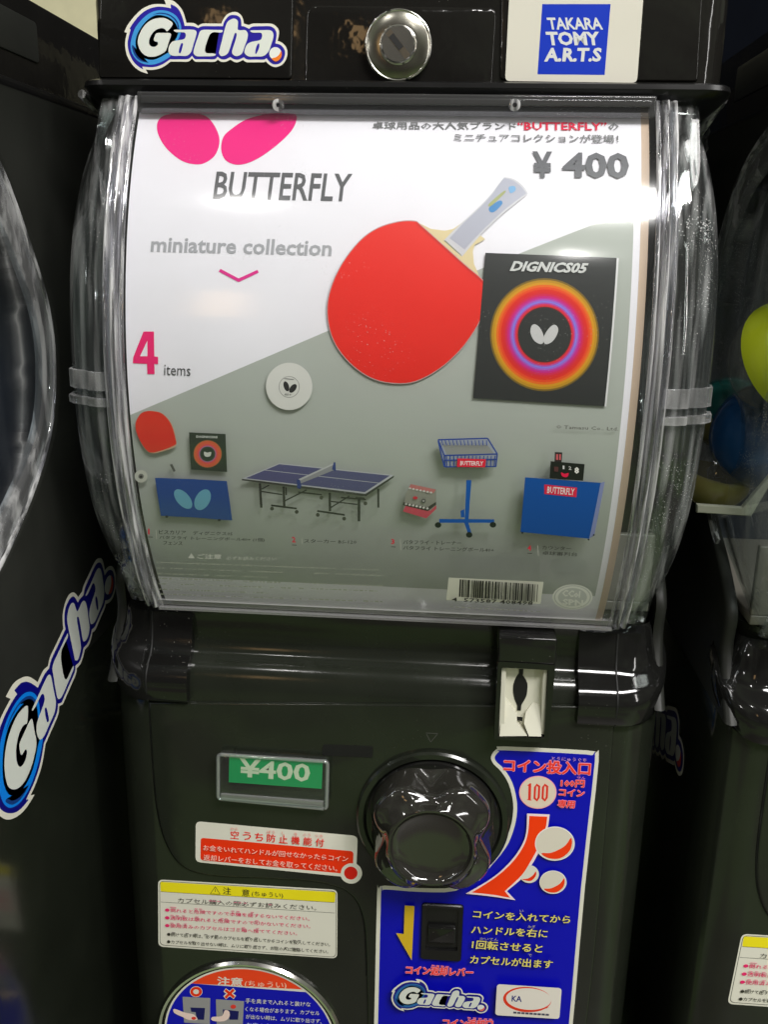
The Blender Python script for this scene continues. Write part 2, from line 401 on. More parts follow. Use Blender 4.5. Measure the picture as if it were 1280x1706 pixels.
# shoulder brackets
def bracket(sg):
    bm = bmesh.new()
    path = [(.1065, -.001), (.1065, 0), (.125, 0), (.130, 0)]
    for i in range(1, 9):
        a = math.pi/2*i/8; path.append((.130+.0265*math.sin(a), .026*(1-math.cos(a))))
    path += [(.1562, .036), (.1525, .044)]
    pr = [(-.1135, .004), (-.1130, -.0042), (-.111, -.0054), (-.101, -.0058), (-.096, -.0042), (-.092, -.0008), (-.0885, .0045), (-.084, .0078), (-.076, .0100), (-.066, .0112), (-.063, .016)]
    rows = []
    n = len(path)
    for zi, (z, y) in enumerate(pr):
        row = []
        for i, (x, yy) in enumerate(path):
            s = max(0, (i-4)/(n-5)); zz = z+(.040*s*s*max(0, min(1, (-.07-z)/.04)))
            k = 1-max(0, min(1, (yy-.0)/.03))
            ins = (.006*max(0, (z+.1)/.035)) if yy > .0 else 0
            row.append((sg*(x-ins*1.6*min(1, yy/.02)), yy+y*(.35+.65*k)+(.012 if i == 0 else 0)+.5*ins*min(1, yy/.02), zz))
        rows.append(row)
    grid(bm, rows)
    return from_bm('shoulder_bracket', bm, BLACK, root, 38)
bracket(-1); bracket(1)
# seam lines on the brackets
for sg, x in ((-1, .1291), (1, .1268)):
    bm = bmesh.new()
    tube(bm, [(sg*x, -.0044, -.113), (sg*x, -.0060, -.101), (sg*x, -.0044, -.096), (sg*x, -.0010, -.092), (sg*x, .0043, -.0885), (sg*x, .0076, -.084), (sg*x, .0098, -.076), (sg*x, .0110, -.066)], .00055, 6)
    from_bm('bracket_seam', bm, HOLE, root, 60)
# side walls with the curved cut-out for the clear drum
ARC = [(.0, -.105), (.012, -.090), (.022, -.070), (.022, -.050), (.045, -.032), (.080, -.013), (.116, .012), (.139, .038), (.148, .069), (.146, .096), (.133, .123), (.104, .166), (.068, .187), (.020, .200)]
def arcy(z):
    pts = ARC
    if z <= pts[0][1]: return pts[0][0]
    for a, b in zip(pts, pts[1:]):
        if a[1] <= z <= b[1]: return a[0]+(b[0]-a[0])*(z-a[1])/(b[1]-a[1])
    return pts[-1][0]
arc = cr(ARC, 4, False)
for sg in (-1, 1):
    bm = bmesh.new(); grid(bm, [[(sg*(HW-.006), .30, z), (sg*(HW-.006), y+.001, z), (sg*(HW-.003), y, z), (sg*(HW-.0012), y+.0008, z), (sg*(HW-.0002), y+.0022, z), (sg*(HW+.0002), y+.0045, z), (sg*(HW+.0002), .30, z)] for y, z in arc])
    from_bm('side_wall', bm, MATTE, root, 50)
# inner tray behind the card
bm = bmesh.new()
box(bm, -.146, .146, .158, .165, -.056, .2); box(bm, -.140, .140, .05, .158, .195, .1995)
from_bm('inner_back', bm, mat('dark_inner_plastic', (.012, .016, .026), .5, vary=.2, lin=True), root)
bm = bmesh.new(); box(bm, -.143, .143, .018, .157, -.0555, -.050, .001); box(bm, -.143, .143, .018, .022, -.050, -.012, .001)
from_bm('capsule_tray', bm, mat('grey_tray_plastic', (.16, .15, .125), .35, vary=.15, lin=True), root)
# top housing
HX = .0035; HH = .1475
bm = bmesh.new(); rows = []
for z, r_ in ((.2035, .012), (.240, .012), (.2435, .014), (.245, .02)):
    rows.append([(p[0]+HX, p[1], p[2]) for p in outline(z, .010, r_, r_, HH)])
vr = grid(bm, rows); bm.faces.new(vr[-1])
from_bm('top_housing', bm, BLACK2, root, 35)
FH = Plane(.010)
def plate(name, c4, r_, mt, h=.0014, extra=None):
    bm = bmesh.new(); prism(bm, rrect([FH.inv(*p) for p in c4], r_), FH, -.0004, h, .0009, 3)
    return from_bm(name, bm, mt, root, 50)
plate('housing_plate', [(168, -12), (490, -12), (487, 133), (165, 131)], .002, BLACK2)
plate('lock_plate', [(512, 9), (829, 13), (820, 155), (507, 154)], .005, BLACK2, .0009)
plate('housing_plate', [(836, -12), (1172, -12), (1163, 137), (833, 134)], .002, BLACK2)
# lip under the housing
bm = bmesh.new(); rows = []
for z, y, hw, c in ((.2050, .0045, .1490, .010), (.2040, .0015, .1508, .012), (.2018, .0002, .1516, .014), (.1995, .0010, .1512, .018), (.1975, .0035, .1500, .022), (.193, .012, .146, .03), (.188, .020, .140, .034), (.180, .030, .132, .04)):
    rows.append([(p[0]+HX*.8, p[1], p[2]) for p in outline(z, y, c, c*.9, hw)])
grid(bm, rows)
from_bm('housing_lip', bm, mat('black_plastic_shaded', (.006, .006, .006), .28, spec=.22, vary=.2, dust=.6, lin=True), root, 40)  # dark underside of the lip put in as a duller, darker black
for sg in (-1, 1):
    fl = Flank(sg*(HH)+HX, sg)
    bm = bmesh.new(); prism(bm, rrect([(.16, .236), (.03, .236), (.03, .217), (.16, .217)], .003), fl, -.0005, .0007, .0005, 2)
    from_bm('side_plate', bm, MATTE, root, 50)
# ---- lock
c = FH.inv(665, 79); LC = (c[0], .0086, c[1])
bm = bmesh.new(); vr = lathe(bm, LC, [(.0152, 0), (.0152, -.0018), (.0148, -.0030), (.0135, -.0038), (.0085, -.0042), (.0082, -.0030), (.0078, -.0030)], 64); bm.faces.new(vr[-1])
lk = from_bm('lock', bm, mat('worn_steel', (.34, .33, .28), .2, metal=1, bump=.05, vary=.25, dust=1., lin=True), root, 30)
bm = bmesh.new(); vr = lathe(bm, (LC[0], LC[1]-.0028, LC[2]), [(.0078, 0), (.0078, -.0024), (.0072, -.0030)], 48); bm.faces.new(vr[-1])
from_bm('lock_cylinder', bm, CHROME, lk, 30)
for r_, yy, q in ((.0147, -.0030, .0007), (.0081, -.0044, .0005)):
    bm = bmesh.new(); tube(bm, [(LC[0]+r_*math.cos(R(i*7.5)), LC[1]+yy, LC[2]+r_*math.sin(R(i*7.5))) for i in range(48)], q, 8, True); from_bm('lock_ring', bm, CHROME, lk, 60)
def rotbar(name, c, L, Wd, ang, y, mt, par, th=.0006):
    bm = bmesh.new(); a = R(ang); d = Vector((math.cos(a), 0, math.sin(a))); n = Vector((-math.sin(a), 0, math.cos(a)))
    q = []
    for sx, sy in ((-1, -1), (1, -1), (1, 1), (-1, 1)): q.append(Vector((c[0], 0, c[2]))+d*sx*L/2+n*sy*Wd/2)
    prism(bm, [(p.x, p.z) for p in q], Plane(y), 0, th); return from_bm(name, bm, mt, par)
rotbar('lock_slot', LC, .0142, .0030, -49, LC[1]-.0058, mat('worn_brass', (.30, .27, .22), .3, metal=1, lin=True), lk, .0004)
rotbar('key_hole', (LC[0]-.0008, 0, LC[2]+.0009), .0072, .0026, -49, LC[1]-.0061, HOLE, lk, .0004)
# ---- clear window
ZS = [ZC-HALF+2*HALF*i/48 for i in range(49)]
bm = bmesh.new(); rows = []
for off in (0, .0016):
    rr = [[(x, bulge(z, RW)+off, z) for x in (-.1205, -.06, 0, .06, .1205)] for z in ZS]
    rows += rr if off == 0 else rr[::-1]
grid(bm, rows+[rows[0]])
from_bm('window_cover', bm, COVER, root, 60)
def strip(name, sec, mt, zs=ZS, par=root, sm=30):
    bm = bmesh.new(); vr = grid(bm, [[(sx, bulge(z)+sy, z) for sx, sy in sec(z)] for z in zs], close=True)
    bm.faces.new(vr[0]); bm.faces.new(vr[-1]); return from_bm(name, bm, mt, par, sm)
def rib(sg, a, b, d0, d1):
    return lambda z: [(sg*((a+b)/2-(b-a)/2*math.cos(math.pi*i/10)), d0-(d0+d1)*math.sin(math.pi*i/10)**.6) for i in range(11)]
for sg in (-1, 1):
    strip('window_rib', rib(sg, .1212, .1252, .005, .0030), RIB, sm=60)
    strip('window_rib', rib(sg, .1256, .1288, .006, .0012), RIB, sm=60)
    strip('window_rib', rib(sg, .1186, .1206, .0008, .0010), RIB, sm=60)
def shell_sec(z, o=0.):
    t = (z-ZC)/HALF; w = HW-.0015-.014*t**4+o; y = bulge(z)
    ya = max(arcy(z)-.002, y+.03)
    return [(.1272, y+.0045-o), (.1285, y+.0062-o), (.134, y+.0062-o), (.1395, y+.0085-o), (.1405, y+.011-o), (w-.006, y+.0135-o), (w-.0015, y+.018-o*.5), (w, y+.026), (w, (y+ya)/2+.01), (w, ya)]
for sg in (-1, 1):
    bm = bmesh.new(); rr = [[(sg*x, y, z) for x, y in shell_sec(z)] for z in ZS]
    grid(bm, rr); o = from_bm('window_end', bm, SHELL, root, 30)
    md = o.modifiers.new('thickness', 'SOLIDIFY'); md.thickness = .0015; md.offset = -1
    for z0, z1, oo in ((.0560, .0600, .0022), (.0635, .0725, .0014)):
        bm = bmesh.new(); rows = []
        for z, q in ((z0, 0), (z0+.0002, oo), (z1-.0002, oo), (z1, 0)): rows.append([(sg*x, y, z) for x, y in [w for w in shell_sec(z, q)][:8]])
        grid(bm, rows); o = from_bm('clip_band', bm, MATS.get('clear_clip') or clear('clear_clip', (.85, .86, .88), 2.0, .08, bump=.5, bscale=40, haze=.10, light_streak=.45, sx=1.6), root, 40)
    # flange that follows the cut-out
    bm = bmesh.new(); tube(bm, [(sg*.1525, y-.003, z) for y, z in arc[18:]], .0022, 8); from_bm('window_flange', bm, RIB, root, 60)
    bm = bmesh.new(); rows = []
    for k, (y, z) in enumerate(arc[18:-2]):
        dz = ZC-z; dy = .02-y; l_ = math.hypot(dz, dy); rows.append([(sg*x, y+dy/l_*w, z+dz/l_*w) for x, w in ((.1535, .004), (.1540, .006), (.1530, .010), (.1538, .014), (.1500, .018))])
    grid(bm, rows); from_bm('window_flange', bm, MATS.get('flange_light_haze') or clear('flange_light_haze', (.7, .72, .72), 1.9, .1, bump=.4, bscale=40, haze=.12, dust=.8, light_streak=.5, sx=3.), root, 60)  # lit look of the shadowed flange put into its haze
bm = bmesh.new(); box(bm, -.1185, .1185, -.0035, .003, .1895, .1985, .0009); box(bm, -.116, .116, -.0055, -.0035, .1935, .1965, .0006)
from_bm('top_rail', bm, clear('smoked_rail', (.30, .30, .31), 1.5, .1, haze=.05), root, 40)
for px in (467, 857):
    p = F0.inv(px, 178); bm = bmesh.new(); lathe(bm, (p[0], -.0045, p[1]), [(.0026, 0), (.0026, -.0018), (.0011, -.0022), (.0010, -.0002)], 20); from_bm('rail_clip', bm, RIB, root, 40)
bm = bmesh.new()
for z0, z1, d in ((-.0590, -.0568, .0034), (-.0560, -.0520, .0012)):
    rows = []
    for z, q in ((z0, 0), (z0+.0004, d), (z1-.0004, d), (z1, 0)): rows.append([(x, bulge(max(z, -.058))-q, z) for x in (-.1205, -.04, .04, .1205)])
    grid(bm, rows)
from_bm('bottom_rail', bm, clear('clear_lower_rail', (.80, .78, .80), 1.8, .12, bump=.5, bscale=50, haze=.22, stretch=(.4, 1, 3)), root, 40)
# ---- price holder
PF = Plane(-.0016)
bm = bmesh.new(); c4 = [PF.inv(*p) for p in ((367, 1249), (548, 1261), (546, 1339), (367, 1322))]
prism(bm, rrect(c4, .0022), PF, 0, .0058, .0020, 4)
ho = rrect(c4, .0022)
hold = from_bm('price_holder', bm, clear('clear_holder', (.90, .95, .92), 1.5, .06, haze=.02), root, 30)
bm = bmesh.new(); tube(bm, [PF.map(u, v, .0050) for u, v in ho], .0011, 8, True); from_bm('holder_edge_highlight', bm, clear('clear_rim', (.80, .88, .84), 2.2, .08, bump=.4, haze=.16), hold, 60)  # tube added for the bright light along the holder's edges
bm = bmesh.new(); c4 = [PF.inv(*p) for p in ((372, 1311), (542, 1324), (541, 1333), (373, 1321))]
prism(bm, rrect(c4, .0008), PF, .0058, .0070, .0005, 2)
from_bm('holder_ledge', bm, MATS['clear_rim'], hold, 30)
# recess beside the holder
A = Art(PF, 'vinyl', .00012)
bm = bmesh.new(); prism(bm, rrect([PF.inv(*p) for p in ((538, 1240), (622, 1243), (621, 1262), (537, 1258))], .0015), PF, 0, .0003)
from_bm('vent_slot', bm, HOLE, root)
# ---- coin slot
PS = Plane(-.0050)
bm = bmesh.new(); b4 = [PS.inv(*p) for p in ((829, 1092), (924, 1098), (913, 1226), (822, 1220))]
q4 = [PS.inv(*p) for p in ((835.5, 1102), (912, 1106), (905, 1218), (829.5, 1216))]
h = .0075
o1 = rrect(b4, .0012, 2); i1 = rrect(q4, .0008, 2)
rows = [[PS.map(u, v, -.001) for u, v in o1], [PS.map(u, v, h-.0008) for u, v in o1], [PS.map(u*.99+b4[0][0]*.005+b4[2][0]*.005, v, h) for u, v in o1], [PS.map(u, v, h) for u, v in i1], [PS.map(u, v, 0) for u, v in i1]]
grid(bm, rows, close=True)
cs = from_bm('coin_slot', bm, BLACK, root, 35)
bm = bmesh.new(); w = [PS.inv(*p) for p in ((829, 1105), (826, 1080), (924, 1085), (922, 1105))]
box(bm, b4[0][0], b4[1][0], -.0122, .01, b4[0][1]-.0005, b4[0][1]+.014, .0012)
from_bm('slot_hood', bm, BLACK, cs, 40)
PC = Plane(-.0056)
bm = bmesh.new(); prism(bm, rrect([PC.inv(*p) for p in ((834, 1101), (912, 1104), (905, 1218), (829, 1217))], .0006, 2), PC, -.001, 0)
cp = from_bm('coin_plate', bm, CREAM, cs)
def zz(x, y): return (780+x/4.738, 1060+y/4.738)
for pts, hh in (([(262, 208), (297, 212), (297, 290), (287, 740), (240, 740)], .0045), ([(600, 215), (626, 215), (598, 745), (572, 745), (585, 320)], .0045), ([(262, 206), (626, 214), (624, 234), (262, 228)], .0045)):
    bm = bmesh.new(); prism(bm, [PC.inv(*zz(*p)) for p in pts], PC, 0, hh, .0004, 1); from_bm('plate_edge', bm, CREAM, cp, 30)
for lo, sgn in (([(288, 470), (385, 600), (383, 655), (462, 742), (245, 742)], 1), ([(575, 545), (515, 520), (455, 585), (440, 660), (475, 742), (572, 745)], -1)):
    bm = bmesh.new(); P = [PC.inv(*zz(*p)) for p in lo]
    zt = max(p[1] for p in P); zb = min(p[1] for p in P)
    a = [bm.verts.new(PC.map(u, v, .0002+.0062*(zt-v)/(zt-zb))) for u, v in P]; b = [bm.verts.new(PC.map(u, v, 0)) for u, v in P]
    bm.faces.new(a)
    for i in range(len(P)): bm.faces.new((a[i], a[(i+1) % len(P)], b[(i+1) % len(P)], b[i]))
    from_bm('coin_guide', bm, CREAM, cp, 20)
bm = bmesh.new()
prism(bm, [PC.inv(*zz(*p)) for p in cr([(413, 285, 1), (440, 315), (468, 365), (470, 420), (458, 480), (420, 545), (408, 582, 1), (390, 545), (368, 490), (357, 430), (362, 370), (388, 310)], 4)], PC, 0, .0003)
prism(bm, [PC.inv(*zz(*p)) for p in ((404, 238), (438, 240), (436, 300), (402, 300))], PC, .0003, .0005)
prism(bm, [PC.inv(*zz(*p)) for p in ((392, 520), (424, 520), (418, 584), (388, 582))], PC, .0003, .0005)
prism(bm, [PC.inv(*zz(*p)) for p in ((385, 618), (432, 622), (428, 652), (383, 646))], PC, .0022, .0025)
from_bm('coin_opening', bm, HOLE, cp)
# ---- turning knob
kc = PF.inv(721, 1363); KX, KZ = kc
bm = bmesh.new(); vr = lathe(bm, (KX, -.0016, KZ), [(.0395, .001), (.0432, .001), (.0432, -.0022), (.0420, -.0034), (.0392, -.0034), (.0382, -.0022), (.0380, .0002), (.036, .0002)], 96)
kn = from_bm('knob_ring', bm, SATIN, root, 30)
bm = bmesh.new(); vr = lathe(bm, (KX, -.0016, KZ), [(.0378, .0), (.0378, -.0034), (.0372, -.0042), (.030, -.0058), (.02, -.006)], 96); bm.faces.new(vr[-1])
knob = from_bm('turning_knob', bm, BLACK, root, 30)
def kr(th, amp):
    u = (.5+.5*math.cos(4*(th-R(93))))**2.0
    return 1-amp*u
bm = bmesh.new(); rows = []; N = 160
for y, r_, amp in ((-.0044, .0374, .08), (-.0090, .0374, .19), (-.0170, .0370, .25), (-.0200, .0361, .26), (-.0217, .0342, .26), (-.0228, .0312, .235), (-.0248, .0272, .13), (-.0270, .0246, .04), (-.0280, .0232, .0), (-.0280, .0222, .0), (-.0268, .0216, 0), (-.0255, .0205, 0), (-.0242, .017, 0), (-.0232, .010, 0), (-.0229, .004, 0)):
    rows.append([(KX+r_*kr(2*math.pi*i/N, amp)*math.cos(2*math.pi*i/N), -.0016+y, KZ+r_*kr(2*math.pi*i/N, amp)*math.sin(2*math.pi*i/N)) for i in range(N)])
vr = grid(bm, rows, close=True); bm.faces.new(vr[-1])
from_bm('knob_grip', bm, KNOB, knob, 50)
A = Art(PF, 'vinyl', .0001)
G1 = (70, 70, 66)
for a, b in (((710, 1221), (730, 1222)), ((711, 1223), (718, 1236)), ((729, 1223), (718, 1236))): A.line(a, b, 1.2, G1, 'sheet')
A.build('turn_mark', root)
# ---- return lever recess
def zq(x, y): return (610+x/3.282, 1440+y/3.282)
bm = bmesh.new(); o4 = [PF.inv(*zq(*p)) for p in ((306, 205), (536, 217), (521, 522), (296, 506))]; i4 = [PF.inv(*zq(*p)) for p in ((332, 225), (508, 235), (500, 462), (326, 455))]
o1 = rrect(o4, .0022, 4); i1 = rrect(i4, .001, 4)
rows = [[PF.map(u, v, 0) for u, v in o1], [PF.map(u, v, .0016) for u, v in o1], [PF.map(u*.96+.04*(o4[0][0]+o4[2][0])/2, v*.97+.03*(o4[0][1]+o4[2][1])/2, .0022) for u, v in o1], [PF.map(u, v, .0020) for u, v in i1], [PF.map(u, v, .0004) for u, v in i1]]
vr = grid(bm, rows, close=True); bm.faces.new(vr[-1])
rl = from_bm('return_lever_frame', bm, mat('black_matte_plastic', (.007, .007, .007), .25, bump=.1, lin=True), root, 40)
bm = bmesh.new(); c4 = [PF.inv(*zq(*p)) for p in ((338, 322), (492, 330), (490, 415), (340, 405))]
prism(bm, rrect(c4, .001), PF, .0002, .0034, .001, 3); from_bm('return_lever', bm, BLACK, rl, 40)
# ---- capsule outlet ring (its top shows)
C0 = Plane(0)
oc = C0.inv(415, 1640); tops = C0.inv(415, 1599); e1 = C0.inv(263, 1706); e2 = C0.inv(567, 1706)
def circ3(a, b, c):
    ax, ay = a; bx, by = b; cx, cy = c
    d = 2*(ax*(by-cy)+bx*(cy-ay)+cx*(ay-by))
    ux = ((ax*ax+ay*ay)*(by-cy)+(bx*bx+by*by)*(cy-ay)+(cx*cx+cy*cy)*(ay-by))/d
    uy = ((ax*ax+ay*ay)*(cx-bx)+(bx*bx+by*by)*(ax-cx)+(cx*cx+cy*cy)*(bx-ax))/d
    return ux, uy, math.hypot(ax-ux, ay-uy)
ux, uy, ur = circ3(tops, e1, e2)
bm = bmesh.new(); lathe(bm, (ux, 0, uy), [(ur, .001), (ur, -.0015), (ur-.0012, -.0032), (ur-.0028, -.0028), (ur-.0036, -.0008), (ur-.0038, .001)], 96)
from_bm('outlet_ring', bm, CHROME, root, 30)
# ================================================================== stickers
WH, BLU, RED, PINK, YEL = (224, 222, 208), (10, 12, 178), (238, 52, 12), (250, 150, 150), (245, 232, 40)
NAVY = (38, 30, 150)
def zt(x, y): return (200+x/9.143, y/9.143)
def zu(x, y): return (330+x/8, y/8)
LOGO = {
'white': [(273.5,-1,1),(286.4,.5),(296.3,7.7),(303.9,17.5),(308.3,29.5),(310.5,38.3,1),(322.5,38.5),(330.2,43.2,1),(337.5,39.4),(352,39.4),(368.8,39.4,1),(371.3,33.8),(377.5,25),(386.3,20.6),(395,20.6),(401.9,25.6),(405,32.5),(406.3,39.4,1),(415,41.9,1),(421.3,39.4),(436,39.4),(450,39.4),(457.5,41.9),(463.8,48.8),(465,56.3),(462.5,68.1,1),(470,71.3),(476.9,78.8),(479,89.4),(475.6,101.3),(468.8,108.8),(458.8,111.9),(450,108.8),(442.5,101.9,1),(440,103.8),(425,103.8),(411.3,103.8),(405,100,1),(396.3,103.8),(390,103),(383.8,99.4,1),(376.3,103),(368.8,103),(362.5,99.4,1),(357.5,103),(343,103),(330,103),(324.7,102.3),(319.8,97.3,1),(313.7,102.8),(299,102.8),(284.2,102.8,1),(270,112.7),(254.7,116.5),(242.7,115.9,1),(246.5,123,1),(236.1,119.8),(226.2,113.7),(217.5,103.9),(210.9,90.8),(208.2,75.5),(209.3,64.5),(211.5,54.7,1),(207.1,53.6,1),(212,42.7),(221.9,29.5),(235,16.4),(248.1,9.3),(261.2,6.8),(276.6,7.7,1)],
'blue': [(284.2,7.1,1),(294,12),(300.6,20.8),(305,32.8),(307.7,43.2,1),(321.4,43.7),(330.2,47,1),(337.5,43.8),(355,43.8),(371.3,43.8,1),(374.4,35),(381.3,26.9),(388.8,25),(396.9,26.9),(401.3,32.5),(402.5,43.8,1),(407.5,44.4),(415,48.1,1),(421.3,44.4),(435,43.8),(448.8,43.8),(456.3,46.9),(460.6,53.8),(460.6,62.5),(458.8,72.5,1),(467.5,75),(473.8,82.5),(475,90),(472.5,98.8),(466.3,105.6),(458.8,107.5),(451.3,105),(443.8,96.9,1),(440,99.4),(426,99.4),(412.5,99.4),(406.3,95.6,1),(397.5,99.4),(390,98.8),(383.8,95,1),(376.3,98.8),(368.8,98.8),(362.5,94.4,1),(357.5,98.8),(343,98.8),(330,98.8),(324.7,98.6),(319.8,93,1),(313.7,98.4),(299,98.9),(283.1,99,1),(270,107.7),(254.7,112.1),(236.6,111,1),(238.8,115.9,1),(228.4,109.4),(220.8,100.6),(215.3,88.6),(212.6,75.5),(213.7,64.5),(217.5,49.8,1),(215.9,47.6,1),(221.9,38.3),(232.8,25.2),(245.9,15.9),(261.2,11.5),(275.5,12),(284.8,14.2,1)],
'swirl': [zt(*p) for p in [(880,610),(920,520),(932,420),(905,320),(840,230),(740,175),(640,158),(540,168),(430,215),(330,300),(240,410),(190,530),(160,660),(170,780),(215,870),(290,945),(400,985),(520,982),(640,940),(770,855),(735,805),(620,870),(510,912),(400,900),(310,850),(250,750),(235,650),(260,530),(330,405),(430,295),(540,235),(650,238),(760,275),(840,350),(880,440),(880,530),(840,615)]],
'swirl2': [zt(*p) for p in [(905,470),(885,350),(820,262),(720,208),(600,195),(500,225),(600,212),(720,228),(810,285),(868,370),(885,470)]],
'swirl3': [zt(*p) for p in [(180,700),(205,810),(260,890),(340,940),(440,955),(350,925),(280,870),(228,790),(205,700)]],
'G': [zt(*p) for p in [(805,370),(722,478),(690,450),(640,430),(570,445),(500,500),(450,590),(445,670),(480,710),(530,715),(578,680),(572,640),(530,630),(515,600),(540,530),(570,505),(670,503),(750,505),(778,535),(740,650),(700,770),(620,830),(520,865),(420,860),(340,810),(290,730),(270,640),(290,540),(350,420),(440,330),(540,285),(660,275),(750,310)]],
'a1': [zt(*p) for p in [(820,458),(960,455),(1120,455),(1165,490),(1155,560),(1120,675),(1085,790),(1020,850),(910,852),(800,850),(745,810),(740,740),(760,680),(800,635),(860,620),(970,600),(1000,560),(1000,520),(970,495),(860,492)]],
'a1h': [zt(*p) for p in [(935,662),(957,665),(958,695),(925,805),(897,802),(905,740)]],
'c': [(371.3,51.3),(368.8,50.2),(355,50),(340,49.8),(333.4,52.5),(330.2,61.2),(326,73),(322.5,85.3),(323.6,90.8),(329,94),(342,94),(355,93.8),(359.4,91.9),(357.5,89.4),(345,88.8),(341.9,85),(342.5,77.5),(347.5,62.5),(351.3,56.3),(356.3,53.8),(368.8,54.4)],
'h': [zu(*p) for p in [(440,260),(490,250),(530,280),(532,340),(530,395),(565,405),(630,405),(665,450),(655,530),(622,620),(590,710),(540,745),(490,745),(455,710),(460,660),(490,570),(515,480),(512,445),(490,450),(450,570),(410,690),(370,735),(310,750),(280,710),(290,660),(325,520),(360,380),(390,300)]],
'a2': [zu(*p) for p in [(700,408),(830,405),(960,405),(1000,440),(1005,500),(975,600),(940,690),(870,750),(775,755),(680,755),(625,715),(625,660),(660,590),(720,560),(830,535),(855,490),(850,450),(820,437),(730,437)]],
'a2h': [zu(*p) for p in [(798,588),(818,588),(815,640),(783,712),(765,715),(772,650)]]}
def affine(src, dst):
    (x0, y0), (x1, y1), (x2, y2) = src; M = Matrix(((x1-x0, x2-x0), (y1-y0, y2-y0))).inverted()
    D0, D1, D2 = map(Vector, dst)
    def f(p):
        q = M @ Vector((p[0]-x0, p[1]-y0)); return tuple(D0+(D1-D0)*q.x+(D2-D0)*q.y)
    return f
def logo(A, navy=NAVY, lt=(62, 150, 215), orange=(235, 125, 40), grp='logo', base='sheet'):
    P = lambda k, c, g, s=3: A.poly(LOGO[k], c, g, s)
    P('white', WH, base); P('blue', navy, grp); P('swirl', lt, grp)
    P('swirl2', (18, 60, 130), grp); P('swirl3', (18, 60, 130), grp)
    for k in ('G', 'a1', 'c', 'h', 'a2'): P(k, (215, 220, 212), grp)
    P('a1h', navy, grp); P('a2h', navy, grp)
    A.circle(zu(1033, 715), 10.2, 10.6, (225, 228, 222), grp)
    A.poly([zu(*p) for p in [(1110,680,),(1118,740),(1085,800),(1030,820),(982,782),(1035,768),(1080,735)]], orange, grp, 3)
PH = Plane(.010-.0014)
A = Art(PH, 'vinyl'); logo(A); A.build('logo_sticker', root)
# logo on both flanks
D = (.334, .12, 0)
fx = Flank(-.18, 1)
class FlankLocal:
    def __init__(s, sg): s.sg = sg
    def inv(s, px, py): return fx.inv(px, py)
    def map(s, u, v, h):
        y = u+D[1]
        if s.sg < 0: y, v = .275-y, v-.09
        t = max(0, min(1, (v+.105)/.045)); cx, cy = .024+.016*t, .024+.030*t
        k = max(0, min(1, (cy-y)/cy)); x = HW-cx*(1-math.sqrt(1-k*k))
        return (s.sg*(x+.0003+h), y, v)
for sg in (1, -1):
    f = affine([(273.5, -1), (246.5, 123), (458.8, 89.4)], [fx.inv(7.3, 1160.8), fx.inv(55.7, 1323.5), fx.inv(178.8, 974.7)])
    A = Art(FlankLocal(sg), 'vinyl', xf=f); logo(A, (12, 10, 120), (10, 130, 235), (220, 70, 60)); A.build('side_logo_sticker', root)
# maker sticker
A = Art(PH, 'vinyl')
A.uv(rrect([PH.inv(*p) for p in ((849, -8), (1073, -8), (1062, 138), (842, 135))], .0022), (206, 203, 190), 'sheet')
A.poly([(904, 7), (1018, 7), (1008, 125), (896, 124)], (14, 50, 178), 'print')
def zv(x, y): return (890+x/9.846, y/9.846)
W2 = (206, 208, 205)
A.text('TAKARA', zv(245, 487), zv(1138, 487), zv(207, 290), W2, .035)
A.text('TOMY', zv(225, 748), zv(1100, 748), zv(190, 520), W2, .05)
A.text('A.R.T.S', zv(165, 1015), zv(1098, 1015), zv(185, 785), W2, .05)
A.build('maker_sticker', root)
# blank prevention sticker
def zr(x, y): return (240+x/3.368, 1340+y/3.368)
def rr4(surf, c4, r_): return rrect([surf.inv(*p) for p in c4], r_)
A = Art(PF, 'vinyl')
A.uv(rr4(PF, [zr(290, 93), zr(1200, 176), zr(1190, 412), zr(288, 322)], .0035), WH, 'sheet')
A.circle(zr(1163, 385), 18.2, 17.5, WH, 'sheet')
A.uv(rr4(PF, [zr(318, 186), zr(1176, 262), zr(1172, 392), zr(316, 312)], .002), RED, 'print')
A.circle(zr(1163, 385), 17.2, 16.6, WH, 'print'); A.circle(zr(1161, 384), 11.2, 10.8, (215, 30, 18), 'print')
for i, ch in enumerate('空うち防止機能付'):
    x = 485+i*(1010-485-46)/7; y = 190+i*(232-190-3)/7
    A.text(ch, zr(x, y), zr(x+46, y+3.5), zr(x+2, y-44), (235, 50, 40), .02)
for t, x, y, w in (('から', 487, 139, 42), ('ぼう', 690, 156, 46), ('し', 775, 163, 16), ('き', 843, 168, 18), ('のう', 893, 172, 44), ('つき', 960, 178, 44)):
    A.text(t, zr(x, y), zr(x+w, y+3), zr(x, y-16), (240, 120, 110), 0, res=1)
LP = (250, 205, 190)
A.text('お金をいれてハンドルが回せなかったらコイン', zr(333, 252), zr(1145, 316), zr(335, 220), LP, .015, res=1)
A.text('返却レバーをおしてお金を取ってください。', zr(335, 307), zr(1085, 370), zr(337, 273), LP, .015, res=1)
A.build('function_sticker', root)
